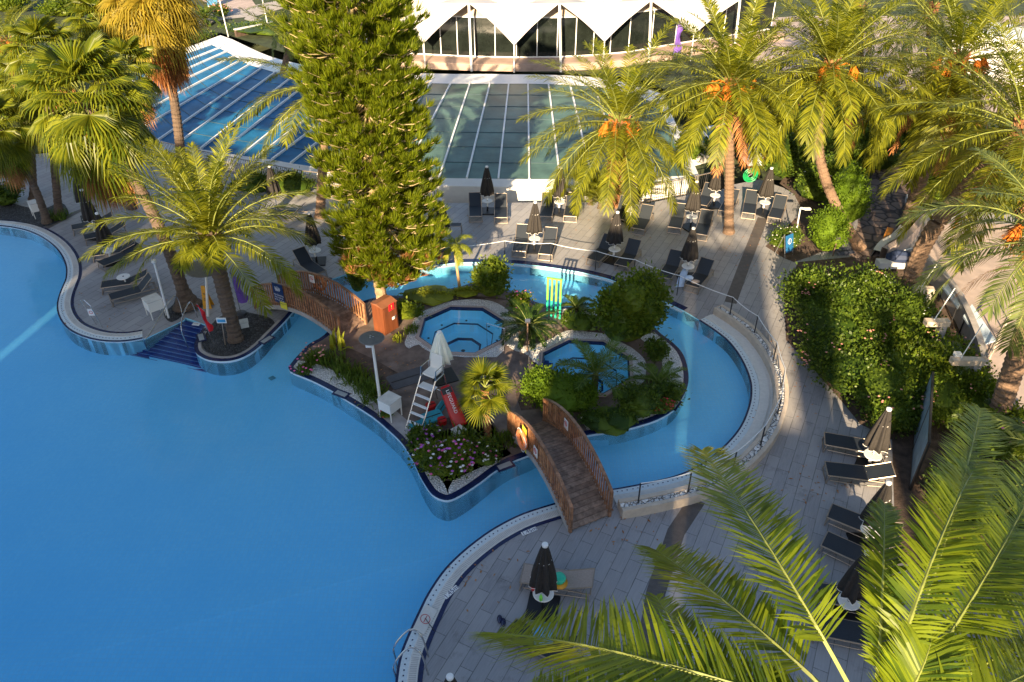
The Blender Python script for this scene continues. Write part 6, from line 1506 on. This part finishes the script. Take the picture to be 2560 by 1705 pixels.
# ================================================================ right terrace
t = thing('curved_white_kerb', G(2200, 640), 'curving white kerb between the stone path and the terrace', 'kerb')
kp = smooth(gp([(2262, 500), (2262, 540), (2250, 570), (2225, 600), (2195, 618), (2178, 640)]), 4)
m = MB(); m.band(kp, [(0, 0), (0, .35), (.35, .35), (.35, 0)]); m.build('kerb', MT['white'], t)
t = thing('curved_grey_wall', G(2360, 760), 'curved grey retaining wall between the sunlit hedge and the beige terrace', 'wall')
kp = smooth(gp([(2295, 680), (2335, 720), (2370, 770), (2400, 830), (2425, 900), (2438, 960)]), 4)
m = MB(); m.band(kp, [(-.0, 0), (-.0, .9), (.25, .9), (.25, 0)]); m.build('wall', MT['concrete'], t)
t = thing('beige_curved_wall', G(2300, 600), 'beige curved wall beside the folded navy parasol on the terrace', 'wall')
kp = smooth(gp([(2290, 560), (2275, 590), (2240, 625), (2195, 650)]), 4)
m = MB(); m.band(kp, [(0, 0), (0, .7), (.3, .7), (.3, 0)]); m.build('wall', MT['pinkcon'], t)
for i, (a, b) in enumerate((((2284, 722), (2334, 726)), ((2313, 806), (2372, 806)), ((2378, 902), (2458, 904)))):
    lb = ['uppermost short concrete beam poking over the hedge', 'middle concrete beam poking over the hedge', 'lowest concrete beam with a small white spotlight on it'][i]
    A, B_ = G(*a, 1.9), G(*b, 1.9); t = thing('concrete_beam', V((A.x, A.y, 0)), lb, 'beam', 'beams over the hedge')
    m = MB(); m.bar(A, B_, .28, .22); m.build('beam', MT['beige'], t); m = MB(); m.bar(V((B_.x-.2, B_.y, 0)), V((B_.x-.2, B_.y, 1.8)), .26, .26); m.build('post', MT['concrete'], t)
    m = MB(); m.tube([A+V((.3, 0, .1)), A+V((1.3, 1.0, .9))], .018, 5); m.build('stay', MT['wpaint'], t)
p = G(2392, 890, 2.02); t = thing('small_spotlight', p, 'small white spotlight on the lowest concrete beam', 'spotlight'); m = MB(); m.box(p+V((0, 0, .08)), (.22, .16, .14)); m.build('head', MT['wpaint'], t); m = MB(); m.tube([p, p+V((0, 0, .06))], .03, 6); m.build('foot', MT['dkmetal'], t)
for i, q in enumerate(([(2355, 715), (2382, 700), (2412, 740), (2395, 770)], [(2408, 790), (2430, 760), (2490, 850), (2455, 862)])):
    P = [G(x, y, .75) for x, y in q]; t = thing('long_white_panel', P[0]-V((0, 0, .75)), ['upper pale blue slab on the terrace between the fronds', 'lower pale blue slab on the terrace above the lowest beam'][i], 'panel')
    m = MB(); m.prism(ccw(P), .68, .76); m.build('slab', M('pale slab %d' % i, (.55, .66, .78), .5), t)
    for x in P: m = MB(); x2 = x.lerp(sum(P, V((0, 0, 0)))/4, .15); m.tube([V((x2.x, x2.y, 0)), V((x2.x, x2.y, .7))], .03, 6); m.build('leg', MT['dkmetal'], t)
t = thing('glass_balustrade', G(2450, 900), 'slim metal frame railing dropping from the terrace at the right', 'railing')
m = MB(); a, b = G(2520, 800), G(2450, 945); 
for h in (.05, 1.0): m.bar(a+V((0, 0, h)), b+V((0, 0, h)), .06, .06)
for k in range(6): p = a.lerp(b, k/5); m.bar(p, p+V((0, 0, 1.02)), .05, .05)
m.build('frame', MT['beige'], t)
p = G(2238, 648); t = thing('folded_parasol', p, 'folded navy parasol lying on the terrace beyond the hedge', 'parasol')
m = MB(); a, b = G(2215, 640, .5), G(2300, 645, .7); m.tube([a, a.lerp(b, .3), a.lerp(b, .8), b], 0, 10, True, [.12, .35, .25, .1]); m.build('canopy', M('navy canvas', (.02, .035, .09), .7), t, smooth_=False)
m = MB(); m.tube([a, b+V((.3, .3, .6))], .03, 6); m.build('pole', MT['wpaint'], t); m = MB(); m.box(a.lerp(b, .5)-V((0, 0, .35)), (2.2, .5, .3)); m.build('bench', MT['white'], t)
p = G(2218, 600); t = thing('orange_board', p, 'narrow orange board lying on the stone path', 'board'); m = MB(); a, b = G(2212, 605, .1), G(2226, 570, .35); m.bar(a, b, .3, .05); m.build('board', M('amber', (.6, .24, .03), .5), t)

# ================================================================ unseen hotel behind the viewer, wings and gaps shaped to shade the deck
t = thing('hotel_shade_block', V((0, -30, 0)), 'unseen pale hotel block behind the viewer, its wings and gaps shaped to shade the deck', 'building')
dx, dy = cos(SUN_DIR), sin(SUN_DIR); T0 = -31.0
def st(s, tt): return V((s*dy+tt*dx, -s*dx+tt*dy, 0))
def shade_wing(s0, s1, reach, m):
    h = (reach-T0)*tan(SUN_EL); a, b, c, d = st(s0, T0-.0), st(s1, T0-.0), st(s1, T0-2.5), st(s0, T0-2.5)
    m.prism(ccw([a, b, c, d]), 0, h)
# wing sizes invented for the shade: (from, to, how far the shade reaches)
SHADE_WINGS = [(-60, -26.14, 44), (-26.05, -21.4, 43), (-21.4, -14, 34), (-14, -12.1, 38), (-12.1, -9.9, 25), (-9.9, -7.6, 31), (-7.6, -5.6, 33), (-5.6, -3.3, 22.2), (-3.3, 1.54, 38), (1.6, 4.9, 36), (4.9, 5.6, 22.6), (5.6, 6.9, 35), (6.9, 8.3, 17), (8.3, 9.0, 34), (9.0, 10.6, 18), (10.6, 12.0, 19), (12.0, 13.6, 16), (13.6, 16, 22), (16, 22, 30), (22, 60, 36)]
m = MB()
for w_ in SHADE_WINGS: shade_wing(*w_, m)
m.build('shade_wing', MT['white'], t)
